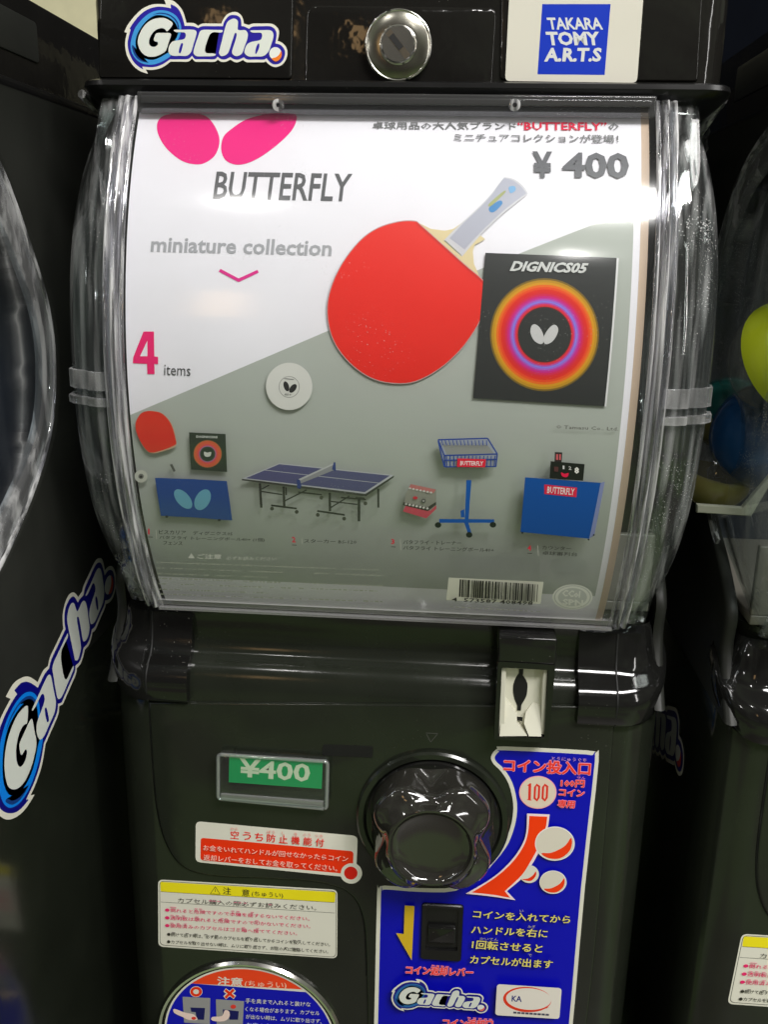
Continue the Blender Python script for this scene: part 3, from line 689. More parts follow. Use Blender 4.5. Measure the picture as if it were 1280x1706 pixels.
# caution sticker
A = Art(C0, 'vinyl')
A.uv(rr4(C0, [zr(78, 420), zr(1086, 478), zr(1084, 864), zr(80, 797)], .0035), WH, 'sheet')
A.uv(rr4(C0, [zr(86, 428), zr(1080, 486), zr(1078, 858), zr(88, 789)], .003), (60, 60, 50), 'print')
A.uv(rr4(C0, [zr(89, 431), zr(1077, 489), zr(1075, 855), zr(91, 786)], .0029), WH, 'print')
A.uv(rrect([C0.inv(*p) for p in (zr(91, 433), zr(1075, 491), zr(1072, 549), zr(92, 488))], .0012), (240, 225, 30), 'print')
DK = (50, 48, 40)
A.line(zr(92, 488), zr(1073, 550), .6, DK); A.line(zr(93, 546), zr(1070, 608), .6, DK)
for a, b in (((372, 500), (400, 460)), ((400, 460), (427, 503)), ((427, 503), (372, 500)), ((400, 472), (400, 490))): A.line(zr(*a), zr(*b), .8, DK)
A.text('注', zr(443, 502), zr(488, 505), zr(444, 462), DK, .01); A.text('意', zr(550, 512), zr(592, 515), zr(551, 472), DK, .01)
A.text('(ちゅうい)', zr(605, 516), zr(780, 527), zr(606, 484), DK, 0)
A.text('カプセル購入の際必ずお読みください。', zr(190, 549), zr(968, 593), zr(191, 521), DK, 0, res=1)
PK = (232, 40, 110)
A.text('●倒れると危険ですので本機を揺すらないでください。', zr(118, 600), zr(930, 651), zr(119, 578), PK, .01, res=1)
A.text('●透明板は壊れると危険ですので叩かないでください。', zr(118, 643), zr(935, 693), zr(119, 621), PK, .01, res=1)
A.text('●使用済みのカプセルはゴミ箱へ捨ててください。', zr(118, 686), zr(860, 732), zr(119, 664), PK, .01, res=1)
A.text('●続けて出す時は、必ず前のカプセルを取り出してからコインを投入してください。', zr(130, 735), zr(1045, 793), zr(131, 714), DK, .01, res=1)
A.text('●カプセルを取り出せない時は、ムリに取り出さず、お店の人に連絡してください。', zr(130, 776), zr(1035, 833), zr(131, 755), DK, .01, res=1)
for ry, xs in ((520, (365, 385, 410, 505, 530, 560, 700)), (568, (148, 165, 285, 310, 490, 520, 600)), (612, (150, 180, 215, 290, 430, 455, 625)), (655, (150, 185, 225, 550, 630)), (707, (160, 235, 285, 340, 400, 580, 625, 835, 865)), (750, (270, 430, 575, 620, 730, 790, 830, 855))):
    for x in xs: A.line(zr(x, ry+(x-100)*.062), zr(x+18, ry+(x-82)*.062), 1.3, (230, 140, 160) if ry < 700 else (120, 115, 110))
A.build('caution_sticker', root)
# round sticker inside the outlet ring
def zo(x, y): return (220+x/3.2, 1560+y/3.2)
A = Art(Plane(-.0012), 'vinyl'); SO = A.surf
def disc(r_, zlim0=None, zlim1=None):
    P = []
    for i in range(120):
        a = 2*math.pi*i/120; P.append((ux+r_*math.cos(a), uy+r_*math.sin(a)))
    return P
rin = ur-.0046
A.uv(disc(rin), WH, 'sheet'); A.uv(disc(rin-.0012), BLU, 'print')
yl = SO.inv(*zo(330, 262)); yr = SO.inv(*zo(910, 298)); sl_ = (yr[1]-yl[1])/(yr[0]-yl[0])
top = [p for p in disc(rin-.0012) if p[1] > yl[1]+sl_*(p[0]-yl[0])]
A.uv(top, WH, 'print'); top2 = [p for p in disc(rin-.0012) if p[1] > yl[1]+.0007+sl_*(p[0]-yl[0])]
A.uv(top2, (240, 70, 30), 'print')
A.text('注意', zo(455, 258), zo(588, 266), zo(456, 212), WH, .035); A.text('(ちゅうい)', zo(600, 272), zo(822, 281), zo(602, 233), (245, 205, 180), .01)
A.circle(zo(342, 292), 10.5, 9, WH); A.circle(zo(342, 292), 9.6, 8.2, RED); A.circle(zo(342, 292), 4.8, 4.0, WH)
for q in (1, 0):
    w, c = ((7, WH), (4.4, RED))[1-q]
    A.line(zo(498-4*q, 282), zo(545+4*q, 322), w, c); A.line(zo(543+4*q, 280), zo(498-4*q, 324), w, c)
GY = (150, 150, 150)
A.poly([zo(270, 318), zo(418, 325), zo(415, 465), zo(278, 456)], GY); A.poly([zo(448, 331), zo(598, 341), zo(590, 480), zo(452, 470)], GY)
A.poly([zo(312, 375), zo(390, 378), zo(385, 440), zo(345, 440), zo(340, 400), zo(316, 398)], (20, 20, 90)); A.poly([zo(485, 385), zo(570, 395), zo(566, 440), zo(520, 440), zo(515, 410), zo(486, 408)], (20, 20, 90))
A.poly([zo(225, 382), zo(285, 402), zo(330, 412), zo(350, 440), zo(300, 440), zo(270, 425), zo(228, 405)], (240, 215, 205), smooth=3)
A.poly([zo(428, 425), zo(480, 420), zo(495, 390), zo(518, 395), zo(520, 425), zo(490, 448), zo(430, 445)], (240, 215, 205), smooth=3)
A.circle(zo(330, 432), 4, 2.6, (225, 60, 50)); A.circle(zo(541, 370), 4.5, 3.5, (225, 60, 50))
A.text('手を奥まで入れると抜けな', zo(605, 351), zo(952, 371), zo(607, 325), WH, .012, res=1)
A.text('くなる場合があります。カプセル', zo(605, 394), zo(1000, 417), zo(607, 369), WH, .012, res=1)
A.text('が出ない時は、ムリに取り出さず、', zo(607, 433), zo(1012, 460), zo(609, 409), WH, .012, res=1)
A.text('お店の人に', zo(610, 475), zo(770, 486), zo(612, 452), WH, .012, res=1)
A.build('hand_warning_sticker', root)
# big blue instruction sticker
def zb(x, y): return (760+x/4.923, 1230+y/4.923)
A = Art(PF, 'vinyl')
kr_ = PF.inv(721, 1363)
def bl(i):      # i: inset in photo pixels
    P = [(zb(1080, 98)[0]-i*.6, zb(1080, 98)[1]+i), (zb(1140, 125)[0]-i*.8, zb(1140, 125)[1]+i*.8), (zb(1172, 190)[0]-i, zb(1172, 190)[1])]
    P += [(975-i, 1480), (953.5-i, 1720), (940-i, 1800), (620+i, 1800), (623.5+i, 1706), (628.5+i, 1492), (631+i, 1481+i*.6), (641+i*.5, 1475+i), (700, 1479+i)]
    arcp = [(760, 1477), (800, 1452), (zb(285, 1000)), (zb(345, 930)), (zb(405, 840)), (zb(450, 720)), (zb(470, 600)), (zb(466, 500)), (zb(432, 370)), (zb(370, 270)), (zb(310, 210)), (zb(288, 165)), (zb(298, 125)), (zb(340, 82)), (zb(400, 65))]
    ins = [(0, i), (i*.6, i*.8), (i*.7, i*.7), (i*.8, i*.6), (i*.9, i*.4), (i, .2), (i, 0), (i, 0), (i, -.2*i), (i*.9, -.5*i), (i*.8, -.5*i), (i, 0), (i*.8, i*.5), (i*.5, i*.8), (0, i)]
    P += [(a[0]+d[0], a[1]+d[1]) for a, d in zip(arcp, ins)]
    return P
A.poly(bl(0), WH, 'sheet', 3); A.poly(bl(6.5), BLU, 'print', 3)
RP = (245, 60, 45)
A.text('コイン投入口', zb(393, 268), zb(1098, 300), zb(398, 165), RP, .03, outline=((248, 160, 175), .045))
A.text('とうにゅうぐち', zb(785, 176), zb(1072, 190), zb(787, 145), (215, 160, 230), .01, res=1, outline=(BLU, .0))
A.circle(zb(672, 437), 31.3, 27.4, (245, 170, 180)); A.circle(zb(672, 437), 29.6, 25.8, (225, 210, 190))
for x in (582, 640, 706):
    if x == 582: A.poly([zb(585, 380), zb(608, 362), zb(618, 364), zb(614, 495), zb(624, 505), zb(580, 500), zb(592, 492), zb(595, 385)], (225, 50, 35))
    else:
        A.poly([zb(x, 395), zb(x+22, 365), zb(x+52, 385), zb(x+48, 480), zb(x+26, 512), zb(x-4, 488)], (225, 50, 35))
        A.poly([zb(x+18, 395), zb(x+24, 385), zb(x+34, 392), zb(x+30, 475), zb(x+22, 492), zb(x+13, 480)], (225, 205, 185))
P2 = (250, 150, 165)
A.text('100円', zb(860, 388), zb(1050, 394), zb(864, 332), RP, .02, outline=(P2, .06), res=1)
A.text('コイン', zb(843, 458), zb(1048, 470), zb(850, 404), RP, .02, outline=(P2, .06), res=1)
A.text('専用', zb(833, 552), zb(968, 560), zb(841, 492), RP, .02, outline=(P2, .06), res=1)
A.text('せん', zb(990, 318), zb(1058, 322), zb(993, 298), P2, .0, res=1)
aw = [(583, 602, 1), (768, 610, 1), (752, 720), (725, 800), (675, 925), (620, 1025), (550, 1125), (418, 1237, 1), (488, 1312, 1), (300, 1282), (80, 1258, 1), (250, 1160), (365, 1075), (463, 975), (538, 865), (575, 760)]
ar = [(602, 622, 1), (748, 628, 1), (735, 720), (705, 800), (660, 905), (605, 1005), (535, 1110), (400, 1237, 1), (445, 1292, 1), (300, 1266), (130, 1248, 1), (270, 1162), (380, 1080), (480, 980), (556, 865), (590, 760)]
A.poly([(*zb(p[0], p[1]), *p[2:]) for p in aw], (248, 225, 225), smooth=4)
for (cx, cy, rx, ry) in ((600, 1098, 80, 73),):
    A.circle(zb(cx, cy), rx/4.923, ry/4.923, WH)
    A.poly([zb(cx-60, cy+42), zb(cx-10, cy+36), zb(cx+35, cy+5), zb(cx+52, cy-22), zb(cx+58, cy+5), zb(cx+35, cy+40), zb(cx, cy+57)], RED, smooth=3)
A.poly([(*zb(p[0], p[1]), *p[2:]) for p in ar], (250, 62, 10), smooth=4)
for (cx, cy, s_) in ((810, 848, 1.), (795, 1163, .68)):
    A.circle(zb(cx, cy), 163*s_/4.923, 140*s_/4.923, (240, 236, 230)); A.circle(zb(cx, cy), 155*s_/4.923, 132*s_/4.923, (220, 214, 198))
    A.poly([zb(cx+a*s_, cy+b*s_) for a, b in ((-110, 78), (-40, 76), (30, 50), (90, 10), (132, -48), (140, 0), (120, 60), (60, 112), (0, 125), (-70, 112))], (246, 62, 14), smooth=3)
A.poly([zq(213, 213), zq(266, 216), zq(251, 512), zq(166, 364), zq(208, 368)], (214, 178, 40))
YW = (238, 224, 120)
for t, a, b, c_ in (('コインを入れてから', (583, 278), (1112, 310), (590, 237)), ('ハンドルを右に', (575, 362), (988, 386), (581, 318)), ('1回転させると', (578, 442), (960, 466), (584, 396)), ('カプセルが出ます', (568, 522), (1015, 550), (573, 477))):
    A.text(t, zq(*a), zq(*b), zq(*c_), YW, .022, outline=((30, 30, 60), .03))
for t, a, b, c_ in (('い', (840, 243), (860, 244), (841, 228)), ('みぎ', (882, 328), (925, 330), (883, 312)), ('かいてん', (622, 394), (722, 400), (624, 378)), ('で', (885, 484), (905, 486), (886, 468))):
    A.text(t, zq(*a), zq(*b), zq(*c_), (190, 180, 120), 0, res=1)
A.text('コイン返却レバー', zq(220, 577), zq(583, 592), zq(223, 533), RP, .02, outline=(P2, .06), res=1)
A.text('コイン返却口', zq(420, 862), zq(690, 870), zq(423, 820), RP, .02, outline=(P2, .06), res=1)
for i, (x, y) in enumerate(((360, 528), (385, 530), (410, 532), (435, 534), (555, 812), (585, 814), (615, 816), (645, 818), (672, 820))): A.line(zq(x, y), zq(x+18, y+2), 2.4, (235, 120, 140))
A.uv(rr4(PF, [zq(716, 628), zq(1068, 650), zq(1055, 818), zq(706, 797)], .0022), (228, 222, 212), 'print')
RO = (225, 60, 30)
A.circle(zq(880, 712), 40, 21, RO, ang=3); A.circle(zq(888, 709), 37.5, 18, (228, 222, 212), ang=3)
A.poly([zq(760, 738), zq(830, 762), zq(920, 768), zq(1000, 752), (zq(925, 776)), zq(830, 772)], RO, smooth=3)
A.text('KA', zq(795, 722), zq(850, 725), zq(797, 690), (30, 40, 120), .03)
for i in range(9): A.line(zq(805+i*22, 782+i*1.3), zq(822+i*22, 783+i*1.3), 3, (70, 70, 90))
f = affine([(273.5, -1), (246.5, 123), (458.8, 89.4)], [zq(275, 598), zq(212, 774), zq(628, 752)])
B = Art(PF, 'vinyl', A.h+.00004, xf=lambda p: PF.inv(*f(p))); logo(B, (24, 22, 130), (44, 105, 165), (225, 110, 100), base='logo')
bs = A.build('instruction_sticker', root)
B.items = B.items; B.build('logo_print', bs, root_grp='logo')
# hidden parts are built once; now the things that rest inside or on the machine
# ================================================================== price card in its holder
A = Art(Plane(-.0016), 'vinyl', .0062)
PFc = Plane(-.0016-.0040); A = Art(PFc, 'vinyl', .0001)
A.poly([(382, 1257), (538, 1268), (536, 1314), (381, 1303)], (6, 150, 86), 'sheet')
A.text('¥400', (398, 1294), (516, 1303), (399, 1263), (205, 215, 190), .03)
card_p = A.build('price_card', None, top=(-.075, -.0056, -.16))
card_p['label'] = 'green price card reading 400 yen, in the clear holder left of the knob'; card_p['category'] = 'price card'
# ================================================================== display card behind the curved window
RC = RW-.0052
DR = Drum(RC)
A = Art(DR, 'paper', .0, .00003, cut=.004)
vt, vb = DR.inv(640, 176)[1], DR.inv(640, 1017)[1]
XL, XR = -.1192, .1165
WP = (238, 234, 243)
A.uv([(XL, vb), (XR, vb), (XR, vt), (XL, vt)], WP, 'sheet')
g1, g2, g3 = DR.inv(211.7, 693.5), DR.inv(548.5, 550.4), DR.inv(1058.6, 347.7)
xr_ = DR.inv(1058.6, 347.7)[0]-.0004; vbot = DR.inv(640, 977)[1]
sl1 = (g2[1]-g1[1])/(g2[0]-g1[0])
A.pic = 'grey_panel'
A.uv([(XL, g1[1]+sl1*(XL-g1[0])), g2, (xr_, g3[1]), (xr_, vbot), (XL, vbot)], (174, 178, 172), 'picture')
A.uv([(XR-.0035, vt), (XR, vt), (XR, vb), (XR-.0035, vb)], (205, 180, 160), 'sheet')
A.pic = 'wings_logo'
MG = (238, 22, 130)
def z1(x, y): return (200+x/2.909, 160+y/2.909)
def z2(x, y): return (600+x/2.56, 170+y/2.56)
def z3(x, y): return (520+x/2.37, 340+y/2.37)
def z4(x, y): return (190+x/3.459, 520+y/3.459)
def z5(x, y): return (200+x/2.783, 760+y/2.783)
def z6(x, y): return (620+x/2.909, 680+y/2.909)
def z7(x, y): return (560+x/2.56, 860+y/2.56)
def z8(x, y): return (390+x/4.571, 750+y/4.571)
def z9(x, y): return (690+x/6.4, 290+y/6.4)
def za(x, y): return (560+x/4.741, 360+y/4.741)
P = lambda f, L, c, s=0, g='picture': A.poly([(*f(p[0], p[1]), *p[2:]) for p in L], c, g, s)
P(z1, [(178,150),(190,112),(230,90),(330,83),(410,95),(455,140),(482,210),(465,280),(420,320),(370,332),(300,315),(230,260),(190,200)], MG, 4)
A.pic = 'wings_logo#b'
P(z1, [(850,92),(855,120),(830,170),(770,230),(690,290),(620,325),(560,333),(510,310),(490,260),(500,200),(540,160),(610,115),(700,90),(790,83)], MG, 4)
A.pic = 'chevron_picture'
DG = (92, 92, 96)
A.text('BUTTERFLY', (354.5, 332), (582, 336.5), (361, 286), DG, .02)
A.text('miniature collection', (250.5, 420), (552, 427), (253, 394), (166, 166, 172), .028)
P(z1, [(487,838),(575,884),(666,843),(673,856),(575,902),(478,851)], (225, 40, 140))
P(z4, [(170,112),(230,112),(232,255),(254,258),(254,300),(232,298),(234,357),(192,357),(190,298),(108,294),(110,262)], (238, 30, 110), g='big_number'); P(z4, [(192,165),(192,254),(150,254)], WP, g='big_number')
A.text('items', (273.3, 624.8), (317.2, 626.5), (273.8, 607.5), (80, 80, 82), .0)
A.text('卓球用品の大人気ブランド', (621, 216), (861, 217.5), (621, 203.5), (120, 120, 122), .02, res=1)
A.text('“BUTTERFLY”', (862, 218), (1012, 218.5), (862, 203.5), (220, 30, 70), .03, res=1)
A.text('の', (1015, 218), (1031, 218), (1015, 206), (120, 120, 122), .02, res=1)
A.text('ミニチュアコレクションが登場！', (757, 236.5), (1031, 239.5), (757, 223.5), (125, 125, 128), .025, res=1)
A.text('¥', (887.5, 297), (921, 297.5), (887, 253.5), (98, 98, 104), .04); A.text('400', (937, 297.5), (1048, 299), (938, 255), (98, 98, 104), .04)
# racket
A.pic = 'racket_picture'
P(z9, [(60,530),(180,590),(330,610),(420,590),(520,520),(760,700),(650,760),(628,830),(640,960),(700,1100),(400,900)], (222, 204, 160), 0)
P(z9, [(318,715,1),(430,600),(560,480),(700,350),(820,225),(900,120),(960,42,1),(1060,60),(1160,130),(1218,215,1),(1100,310),(950,430),(800,570),(680,690),(510,887,1)], (205, 203, 210), 4)
P(z9, [(380,690,1),(540,520),(700,370),(830,230),(900,130),(962,52,1),(1050,75),(1140,140),(1200,215,1),(1080,300),(930,420),(780,560),(660,680),(540,810,1)], (176, 176, 192), 4)
P(z9, [(335,712),(500,862),(512,885),(318,716)], (150, 150, 130))
P(z9, [(800,370),(860,320),(920,290),(945,320),(900,375),(850,415),(810,410)], (60, 130, 190), 3)
P(z9, [(790,340),(860,270),(960,190),(975,205),(880,300),(820,350)], (160, 165, 110), 3)
P(z9, [(1010,150),(1070,140),(1085,180),(1030,215)], (120, 170, 215), 3)
PAD = [(405,72),(340,75),(260,100),(190,150),(120,240),(75,340),(63,430),(80,520),(120,590),(180,650),(250,690),(330,705),(410,697),(500,650),(580,580),(640,500),(675,430),(688,360),(680,310),(600,240),(500,150),(430,88)]
ctr = (370, 390)
P(z3, [(ctr[0]+(x-ctr[0])*1.012, ctr[1]+(y-ctr[1])*1.012) for x, y in PAD], (190, 150, 150), 4)
P(z3, PAD, (232, 34, 22), 4)
P(z3, [(405,72),(430,88),(500,150),(600,240),(680,310),(676,316),(596,247),(496,158),(424,94)], (205, 30, 22))
# rubber sheet package
A.pic = 'rubber_picture'
P(z3, [(1197,214),(1211,216),(1162,798),(1150,796)], (225, 222, 225))
P(z3, [(685,195),(1203,215),(1155,797),(637,765)], (40, 42, 42))
cc = z3(918, 516)
RING = [(215, (120, 95, 25)), (208, (190, 140, 15)), (199, (215, 150, 10)), (190, (235, 105, 10)), (181, (235, 70, 15)), (172, (225, 35, 20)), (163, (220, 28, 40)), (155, (215, 22, 80)), (147, (205, 20, 125)), (140, (190, 50, 160)), (134, (160, 95, 205)), (128, (135, 120, 225)), (122, (170, 80, 180)), (117, (215, 40, 90)), (111, (215, 30, 45)), (106, (90, 30, 35)), (102, (40, 42, 42))]
for r_, c_ in RING: A.circle(cc, r_/2.37, r_*1.03/2.37, c_, 'picture', 56)
P(z3, [(862,500),(868,480),(882,476),(900,490),(914,520),(912,548),(898,552),(878,540),(866,520)], (200, 198, 200), 4)
P(z3, [(972,498),(966,482),(952,478),(932,495),(914,526),(916,548),(928,553),(948,543),(964,522)], (200, 198, 200), 4)
A.text('DIGNICS05', z3(780, 268), z3(1076, 277), z3(798, 228), (205, 205, 205), .05)
A.text('© Tamasu Co., Ltd.', z6(890, 97), z6(1192, 107), z6(891, 77), (70, 60, 60), .0, res=1)
# ball
A.pic = 'ball_picture'
A.circle(z4(1013, 425), 38.6, 39, (214, 212, 208), 'picture')
A.circle(z4(1013, 428), 17.2, 17.6, (95, 95, 95), 'picture'); A.circle(z4(1013, 428), 16.5, 16.9, (212, 210, 206), 'picture')
A.circle(z4(997, 424), 4.4, 8.6, (38, 38, 38), 'picture', 20, -18); A.circle(z4(1035, 436), 4.8, 8.4, (38, 38, 38), 'picture', 20, 38)
A.text('40+', z4(985, 478), z4(1025, 480), z4(986, 462), (70, 70, 70), .0, res=1)
A.line(z4(985, 380), z4(1040, 385), 1.2, (110, 110, 110), 'picture')
# item 1
A.pic = 'fence_picture'
P(z4, [(235,563),(290,582),(340,640),(365,730),(357,768),(300,790),(235,805),(190,785),(145,710),(130,640),(155,585),(190,566)], (196, 158, 130), 4)
P(z4, [(225,565),(285,580),(335,640),(360,725),(353,760),(235,800),(190,782),(145,710),(130,640),(155,585),(188,567)], (222, 44, 30), 3)
P(z4, [(438,685),(648,695),(657,911),(450,897)], (44, 56, 44))  # black sheet, a green reflection mixed into its colour
mc = z4(545, 808)
for r_, c_ in ((82, (150, 110, 60)), (78, (220, 95, 60)), (60, (225, 80, 80)), (50, (170, 110, 150)), (44, (60, 70, 60)), (38, (40, 56, 44))): A.circle(mc, r_/3.459, r_*.96/3.459, c_, 'picture', 32)
P(z4, [(525,795),(545,800),(565,796),(562,818),(545,824),(528,818)], (210, 212, 205), 3); A.text('DIGNICS05', z4(480, 716), z4(603, 720), z4(481, 701), (200, 204, 198), .05, res=1)
P(z4, [(328,868),(342,864),(362,903),(350,910)], (88, 90, 84))
A.circle(z4(163, 934), 10.8, 10.4, (200, 200, 190), 'picture', 24); A.circle(z4(163, 934), 4.6, 4.4, (120, 120, 115), 'picture', 20); A.circle(z4(163, 936), 2.6, 2.2, (50, 50, 50), 'picture', 12)
P(z5, [(168,90),(340,96),(500,105),(513,195),(525,285),(460,281),(360,272),(195,264)], (26, 74, 150))
A.circle(z5(298, 187), 19.5, 10.5, (112, 178, 205), 'picture', 28, 48); A.circle(z5(388, 190), 18.5, 12, (112, 178, 205), 'picture', 28, -60)
for q in (222, 465): A.circle(z5(q, 267 if q < 300 else 283), 2.6, 2, (35, 35, 40), 'picture', 12)
# item 2, the table
A.pic = 'table_picture'
BK = (42, 44, 40)
def L(a, b, w, c_=BK, f=z8): A.line(f(*a), f(*b), w, c_, 'picture')
P(z8, [(68,200),(1005,312),(1222,175),(1220,190),(1008,332),(68,212)], (60, 62, 58))
P(z8, [(68,198),(350,83),(1222,172),(1005,313)], (190, 190, 198)); P(z8, [(98,195),(352,90),(1190,176),(1000,300)], (84, 84, 128))
L((240, 134), (1110, 232), 1.0, (185, 185, 195)); L((500, 238), (770, 130), 1.2, (60, 62, 100))
P(z8, [(498,207),(772,82),(772,132),(505,238)], (150, 150, 156)); P(z8, [(498,202),(772,78),(772,90),(500,216)], (195, 195, 198))
P(z8, [(485,205),(508,205),(520,250),(512,275),(488,270)], (40, 60, 130)); P(z8, [(765,75),(778,75),(782,140),(752,128)], (40, 60, 130))
for a, b, w in (((205, 232), (216, 415), 4), ((385, 255), (390, 405), 4), ((403, 262), (405, 320), 2.6), ((215, 292), (375, 316), 2.2), ((218, 275), (275, 245), 2), ((290, 396), (485, 420), 3), ((395, 362), (560, 280), 2.2), ((495, 296), (675, 316), 2.4),
                ((735, 300), (737, 440), 4), ((957, 335), (957, 515), 4.4), ((1103, 270), (1104, 412), 3.4), ((745, 365), (945, 388), 2.2), ((745, 410), (885, 325), 2.2), ((640, 436), (850, 466), 3), ((820, 335), (1010, 350), 2.4), ((930, 340), (1000, 345), 4)): L(a, b, w)
for x, y in ((298, 418), (485, 442), (645, 464), (845, 492), (673, 335), (1006, 378)): A.circle(z8(x, y), 3.2, 3.2, (70, 72, 62), 'picture', 14)
# item 3
A.pic = 'basket_picture'
P(z6, [(165,400),(190,352),(312,378),(313,470),(265,515),(152,482)], (150, 148, 140)); P(z6, [(165,455),(285,478),(313,452),(313,470),(265,515),(152,482)], (212, 70, 95))
P(z6, [(190,352),(312,378),(300,395),(180,370)], (200, 120, 120)); P(z6, [(155,438),(270,462),(312,436),(312,450),(272,480),(152,452)], (55, 52, 50))
for i in range(7): A.circle(z6(168+i*17, 446+i*3.2), 2.2, 1.8, (205, 203, 198), 'picture', 10); A.circle(z6(186+i*17, 372+i*3.0), 2.1, 1.6, (205, 203, 198), 'picture', 10)
A.circle(z6(212, 415), 4, 2.4, (200, 40, 60), 'picture', 14); A.circle(z6(252, 429), 3.6, 3.4, (60, 60, 62), 'picture', 14); A.circle(z6(252, 429), 2.2, 2, (150, 150, 145), 'picture', 12)
BB = (36, 66, 150)
P(z6, [(322,140),(560,133),(607,205),(600,268),(352,268)], (150, 156, 168)); P(z6, [(345,165),(560,165),(590,205),(365,212)], (140, 142, 140))
for a, b in (((322, 140), (560, 133)), ((560, 133), (607, 207)), ((607, 207), (352, 214)), ((322, 140), (352, 214)), ((352, 214), (355, 268)), ((322, 145), (352, 268)), ((607, 207), (600, 266)), ((355, 267), (600, 266)), ((350, 236), (604, 232))): L(a, b, 2, BB, z6)
for i in range(14): L((362+i*18, 214), (364+i*17.5, 266), 1.5, BB, z6)
for i in range(13): L((338+i*18, 140), (346+i*17.5, 164), 1.3, BB, z6)
P(z6, [(415,224),(552,228),(548,266),(413,264)], (205, 40, 60)); A.text('BUTTERFLY', z6(428, 257), z6(538, 259), z6(429, 236), (225, 205, 205), .03, res=1)
CB = (24, 84, 160)
P(z6, [(458,326),(482,326),(468,520),(450,520)], CB); P(z6, [(328,508),(592,510),(592,526),(328,526)], CB); P(z6, [(446,520),(466,520),(482,572),(466,576)], CB); P(z6, [(430,470),(448,462),(450,500),(432,500)], CB)
for x, y in ((322, 536), (586, 535), (472, 582)): A.circle(z6(x, y), 5.4, 4.6, (34, 44, 34), 'picture', 14)
# item 4
A.pic = 'counter_picture'
P(z6, [(740,312),(1102,338),(1048,600),(718,568)], (18, 76, 150)); P(z6, [(1102,338),(1122,332),(1072,585),(1048,600)], (120, 130, 170))
P(z6, [(832,345),(990,360),(986,405),(832,390)], (205, 40, 70)); A.text('BUTTERFLY', z6(845, 386), z6(975, 397), z6(848, 354), (225, 205, 205), .03, res=1)
P(z6, [(862,236),(1025,250),(1018,328),(857,316)], (30, 34, 30)); P(z6, [(882,193),(918,195),(915,240),(880,240)], (45, 38, 38))
P(z6, [(888,203),(898,203),(898,230),(888,230)], (190, 90, 95)); P(z6, [(903,203),(911,203),(911,230),(903,230)], (190, 90, 95))
A.text('1', z6(920, 272), z6(928, 273), z6(920, 256), (200, 200, 200), .02, res=1); A.text('2', z6(948, 275), z6(962, 276), z6(948, 259), (200, 200, 200), .02, res=1); A.text('8', z6(975, 293), z6(998, 295), z6(976, 262), (215, 215, 210), .04, res=1)
P(z6, [(878,260),(900,262),(898,285),(878,283)], (80, 50, 50)); P(z6, [(912,288),(930,294),(948,290),(944,306),(930,310),(916,304)], (215, 30, 70), 3)
A.circle(z6(727, 570), 1.6, 1.4, (24, 26, 24), 'picture', 10); A.circle(z6(1045, 602), 1.6, 1.4, (24, 26, 24), 'picture', 10); A.circle(z6(1070, 580), 1.4, 1.4, (24, 26, 24), 'picture', 10)
A.pic = 'caption_marks'
TX = (56, 58, 52); RN = (215, 45, 70)
for n_, f, x, y in (('1', z5, 145, 328), ('2', z5, 806, 364), ('3', z6, 97, 622), ('4', z6, 752, 652)):
    s_ = 22; A.text(n_, f(x, y), f(x+s_*(.3 if n_ == '1' else .8), y+1), f(x, y-s_*1.15), RN, .03, res=1); A.line(f(x, y+12), f(x+s_, y+13), 1.0, TX, 'caption_mark#'+n_)
for t, f, a, b, c_ in (('ビスカリア', z5, (195, 326), (318, 329), (196, 307)), ('ディグニクス05', z5, (352, 329), (533, 333), (353, 312)), ('バタフライ トレーニングボール40+ (1個)', z5, (197, 350), (680, 362), (198, 332)), ('フェンス', z5, (215, 372), (303, 375), (216, 356)),
                      ('スターカー BS-120', z5, (862, 364), (1102, 369), (863, 347)), ('バタフライ・トレーナー', z7, (290, 84), (535, 88), (291, 67)), ('バタフライ トレーニングボール40+', z7, (290, 107), (672, 117), (291, 90)),
                      ('カウンター', z7, (877, 105), (998, 110), (878, 90)), ('卓球審判台', z7, (877, 128), (1025, 134), (878, 112))):
    A.text(t, f(*a), f(*b), f(*c_), TX, .012, res=1)
for f, x, y0, y1 in ((z5, 183, 303, 345), (z5, 852, 342, 368), (z7, 278, 62, 108), (z7, 858, 88, 130)): A.line(f(x, y0), f(x+3, y1), .8, (200, 200, 190), 'caption_bar#%d' % x)
A.pic = 'fine_print'
LW = (205, 207, 198)
P(z5, [(329,430),(345,408),(361,431)], LW); A.pic = 'fine_print#b'; A.text('ご注意', z5(372, 432), z5(482, 434), z5(373, 411), LW, .03, res=1); A.text('必ずお読みください', z5(505, 437), z5(735, 441), z5(506, 421), LW, .0, res=1)
rr = random.Random(3)
for k in range(7):                                   # fine print too small to read: broken strokes
    x = 170.; y0 = 447+k*17
    x += 14+k*5
    while x < (1220 if k not in (2, 5) else 700):
        w = rr.uniform(5, 26)
        if rr.random() > .12 and not (760 < x < 900 and k % 2): A.line(z5(x, y0+(x-170)*.026), z5(x+w, y0+(x+w-170)*.026), rr.choice((1.0, 1.6, 2.0)), (168, 172, 160), 'picture')
        x += w+rr.uniform(3, 9)
P(z7, [(484,178),(880,195),(868,283),(474,268)], (214, 214, 200))
A.pic = 'barcode'
xb = 530.
while xb < 855:
    w = rr.choice((2, 2, 3, 5, 7)); A.line(z7(xb+w/2, 183+(xb-484)*.042), z7(xb+w/2-3, 252+(xb-484)*.042), w/2.56, (40, 42, 36), 'picture'); xb += w+rr.choice((2, 3, 3, 5, 7))
A.text('4  573587 408498', z7(497, 265), z7(835, 281), z7(498, 249), (50, 50, 44), .02, res=1)
for x in range(490, 860, 24): A.line(z7(x, 286+(x-490)*.045), z7(x+rr.uniform(8, 20), 287+(x-490)*.045), 1.3, (176, 178, 168), 'picture')
A.pic = 'round_mark'
